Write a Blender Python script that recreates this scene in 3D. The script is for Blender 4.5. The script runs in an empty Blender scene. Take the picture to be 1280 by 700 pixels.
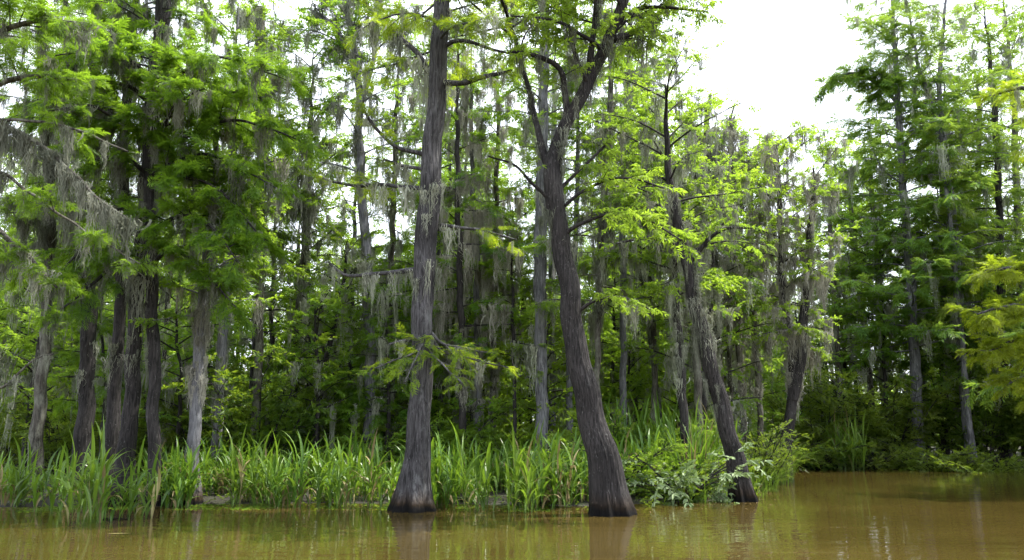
import bpy, math
import numpy as np
from math import radians as R

# ------------------------------------------------------------------ camera, sky, sun, exposure
scene = bpy.context.scene
F = 1004.0
PITCH = math.atan(185.0 / F)
CAMH = 1.7
cam_d = bpy.data.cameras.new("camera")
cam = bpy.data.objects.new("camera", cam_d)
scene.collection.objects.link(cam)
cam.location = (0, 0, CAMH)
cam.rotation_euler = (R(90) + PITCH, 0, 0)
cam_d.sensor_width = 36.0
cam_d.lens = F / 1280 * 36
cam_d.clip_start = 0.1
cam_d.clip_end = 3000
scene.camera = cam

SUN_EL, SUN_AZ = 65.0, 76.0          # azimuth clockwise from the view direction (+Y)
world = bpy.data.worlds.new("World")
scene.world = world
world.use_nodes = True
wn, wl = world.node_tree.nodes, world.node_tree.links
wn.clear()
sky = wn.new('ShaderNodeTexSky'); sky.sky_type = 'NISHITA'; sky.sun_disc = False
sky.sun_elevation = R(SUN_EL); sky.sun_rotation = R(SUN_AZ)
sky.air_density = 1.0; sky.dust_density = 3.0; sky.ozone_density = 1.0
hs = wn.new('ShaderNodeMix'); hs.data_type = 'RGBA'; hs.inputs[0].default_value = 0.55
wl.new(sky.outputs[0], hs.inputs[6])
hs.inputs[7].default_value = (12.6, 13.0, 13.8, 1)     # thin bright summer cloud
bg = wn.new('ShaderNodeBackground'); bg.inputs[1].default_value = 0.15
wo = wn.new('ShaderNodeOutputWorld')
wl.new(hs.outputs[2], bg.inputs[0]); wl.new(bg.outputs[0], wo.inputs[0])

sun_d = bpy.data.lights.new("sun", 'SUN'); sun_d.energy = 5.0; sun_d.angle = R(0.5)
sun_d.color = (1.0, 0.95, 0.86)
sun = bpy.data.objects.new("sun", sun_d); scene.collection.objects.link(sun)
sun.rotation_euler = (R(90 - SUN_EL), 0, R(180 - SUN_AZ) + math.pi * 0)
# direction to the sun = (sin az cos el, cos az cos el, sin el)
import mathutils
_d = mathutils.Vector((math.sin(R(SUN_AZ)) * math.cos(R(SUN_EL)), math.cos(R(SUN_AZ)) * math.cos(R(SUN_EL)), math.sin(R(SUN_EL))))
sun.rotation_euler = _d.to_track_quat('Z', 'Y').to_euler()
sun.location = (20, 10, 40)

scene.view_settings.view_transform = 'Standard'
scene.view_settings.look = 'None'
scene.view_settings.exposure = 1.15
scene.view_settings.gamma = 1.0
scene.view_settings.use_curve_mapping = False
cy = scene.cycles
cy.max_bounces = 6; cy.diffuse_bounces = 4; cy.glossy_bounces = 2
cy.transmission_bounces = 3; cy.transparent_max_bounces = 4; cy.volume_bounces = 0
cy.caustics_reflective = False; cy.caustics_refractive = False
cy.sample_clamp_indirect = 10.0
cy.use_adaptive_sampling = True; cy.adaptive_threshold = 0.02

# ------------------------------------------------------------------ helpers
C = scene.collection
CT, ST = math.cos(PITCH), math.sin(PITCH)

def at(px, py, Y):
    u = (px - 640.0) / F; v = (350.0 - py) / F
    dy = CT - v * ST; dz = ST + v * CT
    k = Y / dy
    return np.array([u * k, Y, CAMH + dz * k])

def scale_at(py, Y):                       # metres per photo pixel at that depth
    v = (350.0 - py) / F
    return Y / (CT - v * ST) / F

def tag(o, label=None, cat=None, group=None, kind=None):
    if label: o['label'] = label
    if cat: o['category'] = cat
    if group: o['group'] = group
    if kind: o['kind'] = kind
    return o

def empty(name, loc, label, cat, group=None):
    o = bpy.data.objects.new(name, None)
    o.empty_display_size = 0.3
    C.objects.link(o); o.location = [float(a) for a in loc]
    return tag(o, label, cat, group)

class Geo:
    def __init__(self):
        self.v = []; self.q = []; self.t = []; self.n = 0
    def add(self, v, q, tint=0.5):
        v = np.asarray(v, float).reshape(-1, 3); q = np.asarray(q, np.int64).reshape(-1, 4)
        self.v.append(v); self.q.append(q + self.n); self.n += len(v)
        self.t.append(np.broadcast_to(np.asarray(tint, float), (len(q),)) if np.ndim(tint) == 0 else np.asarray(tint, float))
    def stamp(self, tmpl, M, T, tint):
        """tmpl (v,q); M (m,3,3) columns are the local axes; T (m,3); tint (m,)"""
        v, q = tmpl
        if len(T) == 0: return
        V = np.einsum('mij,nj->mni', M, v) + T[:, None, :]
        Q = q[None] + (np.arange(len(T)) * len(v))[:, None, None]
        self.add(V.reshape(-1, 3), Q.reshape(-1, 4), np.repeat(tint, len(q)))
    def build(self, name, mat, parent=None, base=(0, 0, 0), smooth=False):
        if not self.v: return None
        v = np.concatenate(self.v) - np.asarray(base, float); q = np.concatenate(self.q); t = np.concatenate(self.t)
        me = bpy.data.meshes.new(name)
        me.vertices.add(len(v)); me.vertices.foreach_set('co', v.astype(np.float32).ravel())
        me.loops.add(len(q) * 4); me.loops.foreach_set('vertex_index', q.astype(np.int32).ravel())
        me.polygons.add(len(q)); me.polygons.foreach_set('loop_start', (np.arange(len(q)) * 4).astype(np.int32))
        me.polygons.foreach_set('use_smooth', np.full(len(q), smooth))
        a = me.attributes.new('tint', 'FLOAT', 'FACE'); a.data.foreach_set('value', t.astype(np.float32))
        me.update(calc_edges=True)
        me.materials.append(mat)
        o = bpy.data.objects.new(name, me); C.objects.link(o)
        if parent is not None: o.parent = parent
        return o

def norm(a):
    a = np.asarray(a, float)
    return a / np.maximum(np.linalg.norm(a, axis=-1, keepdims=True), 1e-9)

def resample(P, step=None, n=None):
    """P (k,d) -> smooth evenly spaced polyline (Catmull-Rom then arclength)"""
    P = np.asarray(P, float)
    if len(P) > 2:
        Q = np.vstack([2 * P[0] - P[1], P, 2 * P[-1] - P[-2]])
        out = []
        for i in range(1, len(Q) - 2):
            t = np.linspace(0, 1, 9)[:-1, None]
            a, b, c, d = Q[i - 1], Q[i], Q[i + 1], Q[i + 2]
            out.append(0.5 * (2 * b + (c - a) * t + (2 * a - 5 * b + 4 * c - d) * t ** 2 + (3 * b - a - 3 * c + d) * t ** 3))
        P = np.vstack(out + [P[-1:]])
    s = np.r_[0, np.cumsum(np.linalg.norm(np.diff(P[:, :3], axis=0), axis=1))]
    if n is None: n = max(3, int(s[-1] / step) + 1)
    x = np.linspace(0, s[-1], n)
    return np.stack([np.interp(x, s, P[:, k]) for k in range(P.shape[1])], 1)

def tube(g, P, rad, sides=8, shape=None, tint=0.5):
    """P (n,3), rad (n,), shape: function (angle (s,), arclen (n,1)) -> multiplier (n,s)"""
    n = len(P)
    T = norm(np.gradient(P, axis=0))
    ref = np.array([1.0, 0.0, 0.0]) if abs(T[0][2]) > 0.6 else np.array([0, 0, 1.0])
    U = norm(ref - (T @ ref)[:, None] * T); W = np.cross(T, U)
    a = np.arange(sides) / sides * 2 * math.pi
    m = np.ones((n, sides))
    if shape is not None:
        s = np.r_[0, np.cumsum(np.linalg.norm(np.diff(P, axis=0), axis=1))]
        m = shape(a[None, :], s[:, None])
    rr = np.asarray(rad)[:, None] * m
    V = P[:, None] + rr[..., None] * (np.cos(a)[None, :, None] * U[:, None] + np.sin(a)[None, :, None] * W[:, None])
    i = np.arange(n - 1)[:, None] * sides; j = np.arange(sides)[None]
    k = (j + 1) % sides
    q = np.stack([i + j, i + k, i + sides + k, i + sides + j], -1).reshape(-1, 4)
    g.add(V.reshape(-1, 3), q, tint)

def thin_batch(g, P, r0, r1, tint=0.5):
    """many thin branches at once: P (m,k,3)"""
    m, k, _ = P.shape
    if m == 0: return
    T = norm(P[:, -1] - P[:, 0])
    ref = np.where(np.abs(T[:, 2:3]) > 0.8, np.array([[1.0, 0, 0]]), np.array([[0, 0, 1.0]]))
    U = norm(np.cross(T, ref)); W = np.cross(T, U)
    a = np.array([0, 2.094, 4.189])
    rad = r0[:, None] + (r1 - r0)[:, None] * np.linspace(0, 1, k)[None]
    off = np.cos(a)[None, :, None] * U[:, None] + np.sin(a)[None, :, None] * W[:, None]      # m,3,3
    V = P[:, :, None, :] + rad[:, :, None, None] * off[:, None]
    base = np.arange(m)[:, None, None] * (k * 3)
    i = np.arange(k - 1)[None, :, None] * 3; j = np.arange(3)[None, None]
    kk = (j + 1) % 3
    q = np.stack([base + i + j, base + i + kk, base + i + 3 + kk, base + i + 3 + j], -1).reshape(-1, 4)
    g.add(V.reshape(-1, 3), q, tint)

def frames(f, up, rng, roll=0.5):
    f = norm(f); up = np.asarray(up, float) + rng.normal(0, roll, f.shape)
    s = norm(np.cross(up, f)); u = np.cross(f, s)
    return np.stack([f, s, u], -1)          # columns

# ------------------------------------------------------------------ leaf, moss and blade templates
def leaf_quads(o, f, s, L, W, fold=0.25, droop=0.2):
    f = norm(f); s = norm(s); u = np.cross(f, s)
    p = []
    for (x, y) in ((0, 0), (.3, .42), (.68, .36), (1, 0), (.68, -.36), (.3, -.42)):
        z = abs(y) * fold * W - droop * L * x * x
        p.append(o + f * x * L + s * y * W + u * z)
    return np.array(p), np.array([[0, 1, 2, 3], [0, 3, 4, 5]])

def tmpl_broad(seed, nl=12, leaf=0.27, wid=0.13, droop=0.25, spread=1.0):
    rng = np.random.default_rng(seed); V = []; Q = []; n = 0
    def put(v, q):
        nonlocal n
        V.append(v); Q.append(q + n); n += len(v)
    k = 5
    ax = np.array([[t, 0.05 * math.sin(3 * t + seed), -0.18 * t * t] for t in np.linspace(0, 0.85, k)])
    for i in range(k - 1):
        w = 0.008
        put(np.array([ax[i] + [0, w, 0], ax[i] - [0, w, 0], ax[i + 1] - [0, w, 0], ax[i + 1] + [0, w, 0]]), np.array([[0, 1, 2, 3]]))
    for i in range(nl):
        t = 0.12 + 0.73 * (i + 0.5) / nl if i < nl - 3 else 0.85
        o = np.array([np.interp(t, np.linspace(0, .85, k), ax[:, c]) for c in range(3)])
        side = 1 if i % 2 else -1
        ang = side * rng.uniform(.5, 1.2) * spread if i < nl - 3 else (i - nl + 2) * 0.9
        f = np.array([math.cos(ang), math.sin(ang), rng.normal(-0.2, .35)])
        s = np.array([-math.sin(ang), math.cos(ang), rng.normal(0, .5)])
        put(*leaf_quads(o, f, s - norm(f) * np.dot(s, norm(f)), leaf * rng.uniform(.7, 1.15), wid * rng.uniform(.8, 1.15), .5, droop))
    return np.concatenate(V), np.concatenate(Q)

def tmpl_cypress(seed, n=13, droop=0.35, lw=0.05, ll=0.36):
    rng = np.random.default_rng(seed); V = []; Q = []; c = 0
    def put(v, q):
        nonlocal c
        V.append(v); Q.append(q + c); c += len(v)
    def axis(t): return np.array([t, 0.04 * math.sin(4 * t + seed), -droop * t * t])
    for i in range(4):
        a, b = axis(i / 4), axis((i + 1) / 4); w = np.array([0, .007, 0])
        put(np.array([a + w, a - w, b - w, b + w]), np.array([[0, 1, 2, 3]]))
    for i in range(n):
        t = 0.08 + 0.9 * (i + rng.uniform(-.2, .2)) / n
        o = axis(t)
        for side in (1, -1):
            if rng.random() < 0.08: continue
            ang = side * rng.uniform(.65, 1.1)
            L = ll * (0.55 + 0.9 * math.sin(math.pi * min(1, t * .8 + .15))) * rng.uniform(.6, 1.0)
            f = np.array([math.cos(ang), math.sin(ang), rng.normal(-.12, .16)])
            s = np.array([-math.sin(ang), math.cos(ang), rng.normal(0, .35)])
            f = norm(f); s = norm(s - f * np.dot(s, f))
            m = o + f * L * .45 + np.array([0, 0, -.02 * L]); e = o + f * L + np.array([0, 0, -.22 * L])
            put(np.array([o, m + s * lw * .5, e, m - s * lw * .5]), np.array([[0, 1, 2, 3]]))
    return np.concatenate(V), np.concatenate(Q)

def tmpl_moss(seed, n=38, wx=0.15, wy=0.07, k=8):
    """tangled strands hanging from the origin, unit length"""
    rng = np.random.default_rng(seed); V = []; Q = []; c = 0
    for i in range(n):
        ox = rng.normal(0, wx)
        L = rng.uniform(.3, 1.0) * math.exp(-(ox / .22) ** 2) + rng.uniform(.08, .25)
        o = np.array([ox, rng.normal(0, wy), rng.uniform(-.06, .04)])
        a = rng.uniform(0, math.pi); w = rng.uniform(.006, .017)
        d = np.array([math.cos(a), math.sin(a), 0]); drift = rng.normal(0, .05, 2)
        ph = rng.uniform(0, 6.28, 4); am = rng.uniform(.012, .045); fr = rng.uniform(6, 15)
        pts = []
        for j in range(k):
            t = j / (k - 1)
            pull = 1 - 0.6 * t
            p = np.array([o[0] * pull + drift[0] * t + am * math.sin(ph[0] + fr * t) + am * .5 * math.sin(ph[2] + 2.3 * fr * t), o[1] * pull + drift[1] * t + am * math.sin(ph[1] + fr * 1.1 * t), o[2] - L * t])
            ww = w * (1 - .75 * t) * rng.uniform(.5, 1.6)
            pts += [p + d * ww, p - d * ww]
            d = norm(d + np.array([rng.normal(0, .7), rng.normal(0, .7), rng.normal(0, .4)]))
        V.append(np.array(pts))
        Q.append(np.array([[2 * j, 2 * j + 1, 2 * j + 3, 2 * j + 2] for j in range(k - 1)]) + c); c += 2 * k
    return np.concatenate(V), np.concatenate(Q)

CYP = [tmpl_cypress(s) for s in range(4)]
CYPF = [tmpl_cypress(s + 10, n=8, lw=.085, ll=.42) for s in range(3)]
BRD = [tmpl_broad(s) for s in range(4)]
ASH = [tmpl_broad(s + 20, nl=13, leaf=.33, wid=.10, droop=.35) for s in range(4)]
SML = [tmpl_broad(s + 40, nl=18, leaf=.17, wid=.09, droop=.15) for s in range(4)]
MOSS = [tmpl_moss(s) for s in range(5)]
MOSSF = [tmpl_moss(s + 9, n=16) for s in range(3)]
KINDT = {'cypress': CYP, 'cypress_far': CYPF, 'broad': BRD, 'ash': ASH, 'small': SML}

# ------------------------------------------------------------------ materials
def new_mat(name):
    m = bpy.data.materials.new(name); m.use_nodes = True
    n, l = m.node_tree.nodes, m.node_tree.links
    n.clear()
    return m, n, l

def leaf_mat(name, dark, light, trans, tfac=0.42, rough=0.5, spec=0.25, huevar=0.03):
    m, n, l = new_mat(name)
    at_ = n.new('ShaderNodeAttribute'); at_.attribute_name = 'tint'
    mix = n.new('ShaderNodeMix'); mix.data_type = 'RGBA'
    mix.inputs[6].default_value = (*dark, 1); mix.inputs[7].default_value = (*light, 1)
    l.new(at_.outputs['Fac'], mix.inputs[0])
    oi = n.new('ShaderNodeObjectInfo')
    mr = n.new('ShaderNodeMapRange'); mr.inputs[3].default_value = .5 - huevar; mr.inputs[4].default_value = .5 + huevar
    l.new(oi.outputs['Random'], mr.inputs[0])
    hsv = n.new('ShaderNodeHueSaturation'); l.new(mr.outputs[0], hsv.inputs['Hue']); l.new(mix.outputs[2], hsv.inputs['Color'])
    mix2 = n.new('ShaderNodeMix'); mix2.data_type = 'RGBA'; mix2.inputs[0].default_value = .75
    l.new(hsv.outputs[0], mix2.inputs[6])
    tm = n.new('ShaderNodeMix'); tm.data_type = 'RGBA'
    tm.inputs[6].default_value = (trans[0] * .55, trans[1] * .6, trans[2] * .6, 1); tm.inputs[7].default_value = (*trans, 1)
    l.new(at_.outputs['Fac'], tm.inputs[0])
    p = n.new('ShaderNodeBsdfPrincipled'); p.inputs['Roughness'].default_value = rough
    p.inputs['Specular IOR Level'].default_value = spec
    l.new(hsv.outputs[0], p.inputs['Base Color'])
    t = n.new('ShaderNodeBsdfTranslucent'); l.new(tm.outputs[2], t.inputs[0])
    ms = n.new('ShaderNodeMixShader'); ms.inputs[0].default_value = tfac
    l.new(p.outputs[0], ms.inputs[1]); l.new(t.outputs[0], ms.inputs[2])
    o = n.new('ShaderNodeOutputMaterial'); l.new(ms.outputs[0], o.inputs[0])
    return m

M_CYP = leaf_mat('cypress_leaf', (.034, .082, .008), (.115, .20, .018), (.34, .55, .03), tfac=.5)
M_CYPB = leaf_mat('cypress_leaf_blue', (.045, .095, .016), (.15, .235, .034), (.42, .60, .06), tfac=.42)
M_CYPY = leaf_mat('cypress_leaf_yellow', (.08, .135, .012), (.18, .25, .018), (.54, .68, .03), tfac=.5)
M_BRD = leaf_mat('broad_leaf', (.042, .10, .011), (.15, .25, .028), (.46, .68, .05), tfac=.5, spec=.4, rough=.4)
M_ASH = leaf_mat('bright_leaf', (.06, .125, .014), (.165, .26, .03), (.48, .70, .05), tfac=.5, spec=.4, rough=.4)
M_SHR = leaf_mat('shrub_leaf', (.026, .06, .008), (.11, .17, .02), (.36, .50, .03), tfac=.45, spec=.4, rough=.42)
M_REED = leaf_mat('reed_blade', (.040, .095, .010), (.12, .215, .022), (.27, .44, .03), tfac=.35, rough=.38, spec=.45, huevar=.012)
M_DRY = leaf_mat('dry_blade', (.16, .13, .06), (.30, .25, .12), (.3, .25, .1), tfac=.25)
M_PALE = leaf_mat('pale_leaf', (.07, .12, .04), (.33, .41, .23), (.22, .33, .08), tfac=.25, rough=.5)

def moss_mat(name, a, b):
    m, n, l = new_mat(name)
    at_ = n.new('ShaderNodeAttribute'); at_.attribute_name = 'tint'
    mix = n.new('ShaderNodeMix'); mix.data_type = 'RGBA'
    mix.inputs[6].default_value = (*a, 1); mix.inputs[7].default_value = (*b, 1)
    l.new(at_.outputs['Fac'], mix.inputs[0])
    d = n.new('ShaderNodeBsdfDiffuse'); l.new(mix.outputs[2], d.inputs[0])
    t = n.new('ShaderNodeBsdfTranslucent'); l.new(mix.outputs[2], t.inputs[0])
    ms = n.new('ShaderNodeMixShader'); ms.inputs[0].default_value = .35
    l.new(d.outputs[0], ms.inputs[1]); l.new(t.outputs[0], ms.inputs[2])
    o = n.new('ShaderNodeOutputMaterial'); l.new(ms.outputs[0], o.inputs[0])
    return m
M_MOSS = moss_mat('spanish_moss', (.17, .185, .14), (.44, .46, .37))
M_MOSSD = moss_mat('spanish_moss_dark', (.11, .12, .09), (.30, .31, .25))
M_MOSST = moss_mat('spanish_moss_tan', (.20, .195, .16), (.45, .44, .38))

def bark_mat(name, dark, mid, lichen, lich_amt=0.45, zs=0.10, sc=22.0, bump=1.0):
    m, n, l = new_mat(name)
    tc = n.new('ShaderNodeTexCoord')
    mp = n.new('ShaderNodeMapping'); mp.inputs['Scale'].default_value = (1, 1, zs)
    l.new(tc.outputs['Object'], mp.inputs[0])
    n1 = n.new('ShaderNodeTexNoise'); n1.inputs['Scale'].default_value = sc; n1.inputs['Detail'].default_value = 6; n1.inputs['Roughness'].default_value = .65; n1.inputs['Distortion'].default_value = .8
    l.new(mp.outputs[0], n1.inputs['Vector'])
    n2 = n.new('ShaderNodeTexNoise'); n2.inputs['Scale'].default_value = 3.2; n2.inputs['Detail'].default_value = 7; n2.inputs['Roughness'].default_value = .7
    mp2 = n.new('ShaderNodeMapping'); mp2.inputs['Scale'].default_value = (1, 1, .45)
    l.new(tc.outputs['Object'], mp2.inputs[0]); l.new(mp2.outputs[0], n2.inputs['Vector'])
    r1 = n.new('ShaderNodeValToRGB')
    r1.color_ramp.elements[0].position = .38; r1.color_ramp.elements[0].color = (*dark, 1)
    r1.color_ramp.elements[1].position = .66; r1.color_ramp.elements[1].color = (*mid, 1)
    l.new(n1.outputs[0], r1.inputs[0])
    r2 = n.new('ShaderNodeMapRange'); r2.inputs[1].default_value = 1 - lich_amt - .02; r2.inputs[2].default_value = 1 - lich_amt + .12
    l.new(n2.outputs[0], r2.inputs[0])
    mul = n.new('ShaderNodeMath'); mul.operation = 'MULTIPLY'; mul.inputs[1].default_value = .8
    l.new(r2.outputs[0], mul.inputs[0])
    mx = n.new('ShaderNodeMix'); mx.data_type = 'RGBA'
    l.new(mul.outputs[0], mx.inputs[0]); l.new(r1.outputs[0], mx.inputs[6]); mx.inputs[7].default_value = (*lichen, 1)
    nb_ = n.new('ShaderNodeTexNoise'); nb_.inputs['Scale'].default_value = 1.1; nb_.inputs['Detail'].default_value = 4
    l.new(tc.outputs['Object'], nb_.inputs['Vector'])
    rb_ = n.new('ShaderNodeMapRange'); rb_.inputs[1].default_value = .3; rb_.inputs[2].default_value = .7; rb_.inputs[3].default_value = .55; rb_.inputs[4].default_value = 1.45
    l.new(nb_.outputs[0], rb_.inputs[0])
    mb_ = n.new('ShaderNodeVectorMath'); mb_.operation = 'SCALE'; l.new(r1.outputs[0], mb_.inputs[0]); l.new(rb_.outputs[0], mb_.inputs['Scale'])
    l.new(mb_.outputs[0], mx.inputs[6])
    # white flecks
    n3 = n.new('ShaderNodeTexNoise'); n3.inputs['Scale'].default_value = 34; n3.inputs['Detail'].default_value = 3
    mp3 = n.new('ShaderNodeMapping'); mp3.inputs['Scale'].default_value = (1, 1, .4)
    l.new(tc.outputs['Object'], mp3.inputs[0]); l.new(mp3.outputs[0], n3.inputs['Vector'])
    r3 = n.new('ShaderNodeMapRange'); r3.inputs[1].default_value = .64; r3.inputs[2].default_value = .76; r3.inputs[4].default_value = .55
    l.new(n3.outputs[0], r3.inputs[0])
    mx3 = n.new('ShaderNodeMix'); mx3.data_type = 'RGBA'
    l.new(r3.outputs[0], mx3.inputs[0]); l.new(mx.outputs[2], mx3.inputs[6])
    mx3.inputs[7].default_value = (lichen[0] * 1.25, lichen[1] * 1.25, lichen[2] * 1.25, 1)
    # tide line: damp dark wood near the water, rusty just above it
    sep = n.new('ShaderNodeSeparateXYZ'); l.new(tc.outputs['Object'], sep.inputs[0])
    addn = n.new('ShaderNodeMath'); addn.operation = 'MULTIPLY_ADD'; addn.inputs[1].default_value = .35
    l.new(n2.outputs[0], addn.inputs[0]); l.new(sep.outputs[2], addn.inputs[2])
    wr = n.new('ShaderNodeValToRGB')
    e = wr.color_ramp.elements; e[0].position = .26; e[0].color = (.012, .009, .007, 1); e[1].position = .62; e[1].color = (1, 1, 1, 1)
    x = e.new(.34); x.color = (.30, .20, .10, 1)
    x = e.new(.42); x.color = (.75, .62, .5, 1)
    l.new(addn.outputs[0], wr.inputs[0])
    mm = n.new('ShaderNodeMix'); mm.data_type = 'RGBA'; mm.blend_type = 'MULTIPLY'; mm.inputs[0].default_value = 1
    l.new(mx3.outputs[2], mm.inputs[6]); l.new(wr.outputs[0], mm.inputs[7])
    bp = n.new('ShaderNodeBump'); bp.inputs['Strength'].default_value = bump; bp.inputs['Distance'].default_value = .035
    l.new(n1.outputs[0], bp.inputs['Height'])
    p = n.new('ShaderNodeBsdfPrincipled'); p.inputs['Roughness'].default_value = .85; p.inputs['Specular IOR Level'].default_value = .2
    l.new(mm.outputs[2], p.inputs['Base Color']); l.new(bp.outputs[0], p.inputs['Normal'])
    o = n.new('ShaderNodeOutputMaterial'); l.new(p.outputs[0], o.inputs[0])
    return m
M_BARK = bark_mat('cypress_bark', (.018, .017, .018), (.100, .096, .100), (.155, .16, .16), .42)
M_BARKD = bark_mat('dark_bark', (.010, .009, .009), (.052, .047, .046), (.17, .17, .165), .36, sc=30)
M_BARKG = bark_mat('grey_bark', (.06, .06, .066), (.20, .20, .215), (.31, .31, .32), .42)
M_BARKM = bark_mat('mossy_bark', (.025, .023, .019), (.11, .10, .085), (.20, .205, .165), .5)

# ------------------------------------------------------------------ growing branches
def grow_limb(o, d, L, rng, sag=0.15, rise=0.0, wig=0.06, n=9):
    t = np.linspace(0, 1, n)[:, None]
    d = norm(d)
    side = norm(np.cross(d, [0, 0, 1.0]))
    a, b = rng.uniform(0, 6.28, 2)
    P = o + d * L * t + np.array([0, 0, 1.0]) * (rise * L * t - sag * L * t ** 2)
    P = P + side * (wig * L * np.sin(a + 4.5 * t) - wig * L * math.sin(a)) * t ** .5 + np.array([0, 0, 1.0]) * wig * .6 * L * (np.sin(b + 5 * t) - math.sin(b)) * t ** .5
    return P

def dress(limb, rng, acc, kind, sub_per_m=3.2, sub_len=0.38, spray=0.42, per_m=6.0, start=0.25, droop=0.15, moss=0.5, moss_len=(.3, 1.0), flat=0.35, r0=.012):
    """side branches with sprays along one limb; acc collects arrays"""
    s = np.r_[0, np.cumsum(np.linalg.norm(np.diff(limb, axis=0), axis=1))]; L = s[-1]
    n = max(3, int(L * sub_per_m))
    t = start + (1 - start) * (np.arange(n) + rng.uniform(0, 1, n)) / n
    t = np.clip(t, 0, 1)
    O = np.stack([np.interp(t * L, s, limb[:, k]) for k in range(3)], 1)
    T = norm(np.stack([np.interp(t * L, s, np.gradient(limb[:, k])) for k in range(3)], 1))
    S = norm(np.cross(T, [0, 0, 1.0])); 
    sgn = np.where(np.arange(n) % 2 == 0, 1.0, -1.0)[:, None]
    ang = rng.uniform(.5, 1.25, n)[:, None]
    D = T * np.cos(ang) + S * sgn * np.sin(ang) + np.array([0, 0, 1.0]) * rng.normal(0.05, flat, n)[:, None]
    D = norm(D)
    sl = sub_len * (L ** .6) * (1.15 - .75 * t) * rng.uniform(.6, 1.25, n)
    k = 4
    tt = np.linspace(0, 1, k)[None, :, None]
    P = O[:, None] + D[:, None] * sl[:, None, None] * tt - np.array([0, 0, 1.0]) * (droop * sl[:, None, None] * tt ** 2)
    acc['sub'].append((P, np.full(n, r0) * (.6 + sl), np.full(n, .003)))
    # sprays along subs and at the limb's tip
    cnt = np.maximum(2, (sl * per_m).astype(int))
    idx = np.repeat(np.arange(n), cnt)
    u = rng.uniform(.15, 1.0, len(idx))
    u[np.r_[0, np.cumsum(cnt)[:-1]]] = 1.0
    base = O[idx] + D[idx] * (sl[idx] * u)[:, None] - np.array([0, 0, 1.0]) * (droop * sl[idx] * u ** 2)[:, None]
    Sd = norm(np.cross(D[idx], [0, 0, 1.0]))
    a2 = rng.uniform(-1.0, 1.0, len(idx))[:, None]
    f = D[idx] * np.cos(a2) + Sd * np.sin(a2) + np.array([0, 0, 1.0]) * rng.normal(-.12, .28, len(idx))[:, None]
    acc['spray'].append((base, f, spray * rng.uniform(.6, 1.25, len(idx)), np.repeat(rng.uniform(0, 1, n), cnt)))
    if moss > 0:
        m = rng.poisson(moss * L * 1.3)
        if m:
            tm = rng.uniform(.08, .95, m)
            B = np.stack([np.interp(tm * L, s, limb[:, k]) for k in range(3)], 1)
            acc['moss'].append((B, rng.uniform(*moss_len, m) * rng.uniform(.5, 1.3, m)))
        m = rng.poisson(moss * n * .35)
        if m:
            ii = rng.integers(0, n, m); uu = rng.uniform(.2, .9, m)
            B = O[ii] + D[ii] * (sl[ii] * uu)[:, None] - np.array([0, 0, 1.0]) * (droop * sl[ii] * uu ** 2)[:, None]
            acc['moss'].append((B, rng.uniform(*moss_len, m) * .7))

def finish(acc, root, base, rng, kind, leafm, barkm, mossm, gwood, wood_name='trunk', roll=.45):
    for P, a, b in acc['sub']: thin_batch(gwood, P, a, b)
    gc = Geo(); T = KINDT[kind]
    if acc['spray']:
        B = np.concatenate([x[0] for x in acc['spray']]); f = np.concatenate([x[1] for x in acc['spray']])
        sc = np.concatenate([x[2] for x in acc['spray']]); ti = np.concatenate([x[3] for x in acc['spray']])
        ti = np.clip(ti * .55 + rng.uniform(0, .45, len(ti)), 0, 1)
        M = frames(f, np.tile([0, 0, 1.0], (len(f), 1)), rng, roll) * sc[:, None, None]
        w = rng.integers(0, len(T), len(B))
        for k in range(len(T)):
            gc.stamp(T[k], M[w == k], B[w == k], ti[w == k])
        gc.build('crown', leafm, root, base)
    if acc['moss']:
        gm = Geo()
        B = np.concatenate([x[0] for x in acc['moss']]); L = np.concatenate([x[1] for x in acc['moss']])
        a = rng.uniform(0, 6.28, len(B)); z = np.zeros(len(B))
        wd = (.45 + .95 * rng.random(len(B))) * np.clip(L, .3, 1.1)
        M = np.stack([np.stack([np.cos(a) * wd, np.sin(a) * wd, z], -1), np.stack([-np.sin(a) * wd, np.cos(a) * wd, z], -1), np.stack([z, z, L], -1)], -1)
        w = rng.integers(0, len(MOSS), len(B)); TT = acc.get('mt', MOSS); w = w % len(TT)
        for k in range(len(TT)):
            gm.stamp(TT[k], M[w == k], B[w == k], rng.uniform(0, 1, int((w == k).sum())))
        gm.build('hanging_moss', mossm, root, base)

def new_acc(**k):
    d = {'sub': [], 'spray': [], 'moss': []}; d.update(k); return d

def trunk_moss(acc, P, rad, rng, n, z0, z1, L=(.3, .9)):
    z = rng.uniform(z0, z1, n)
    a = rng.uniform(0, 6.28, n)
    c = np.stack([np.interp(z, P[:, 2], P[:, k]) for k in range(3)], 1)
    r = np.interp(z, P[:, 2], rad)
    acc['moss'].append((c + np.stack([np.cos(a) * r, np.sin(a) * r, a * 0], 1), rng.uniform(*L, n)))

def world_path(path, Y, ylean=0.0):
    """photo pixels + width -> (x,y,z,r)"""
    out = []
    n = len(path)
    for i, p in enumerate(path):
        yy = Y + ylean * i / max(1, n - 1)
        w = at(p[0], p[1], yy)
        out.append([*w, p[2] * .5 * scale_at(p[1], yy)])
    return np.array(out)

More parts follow.
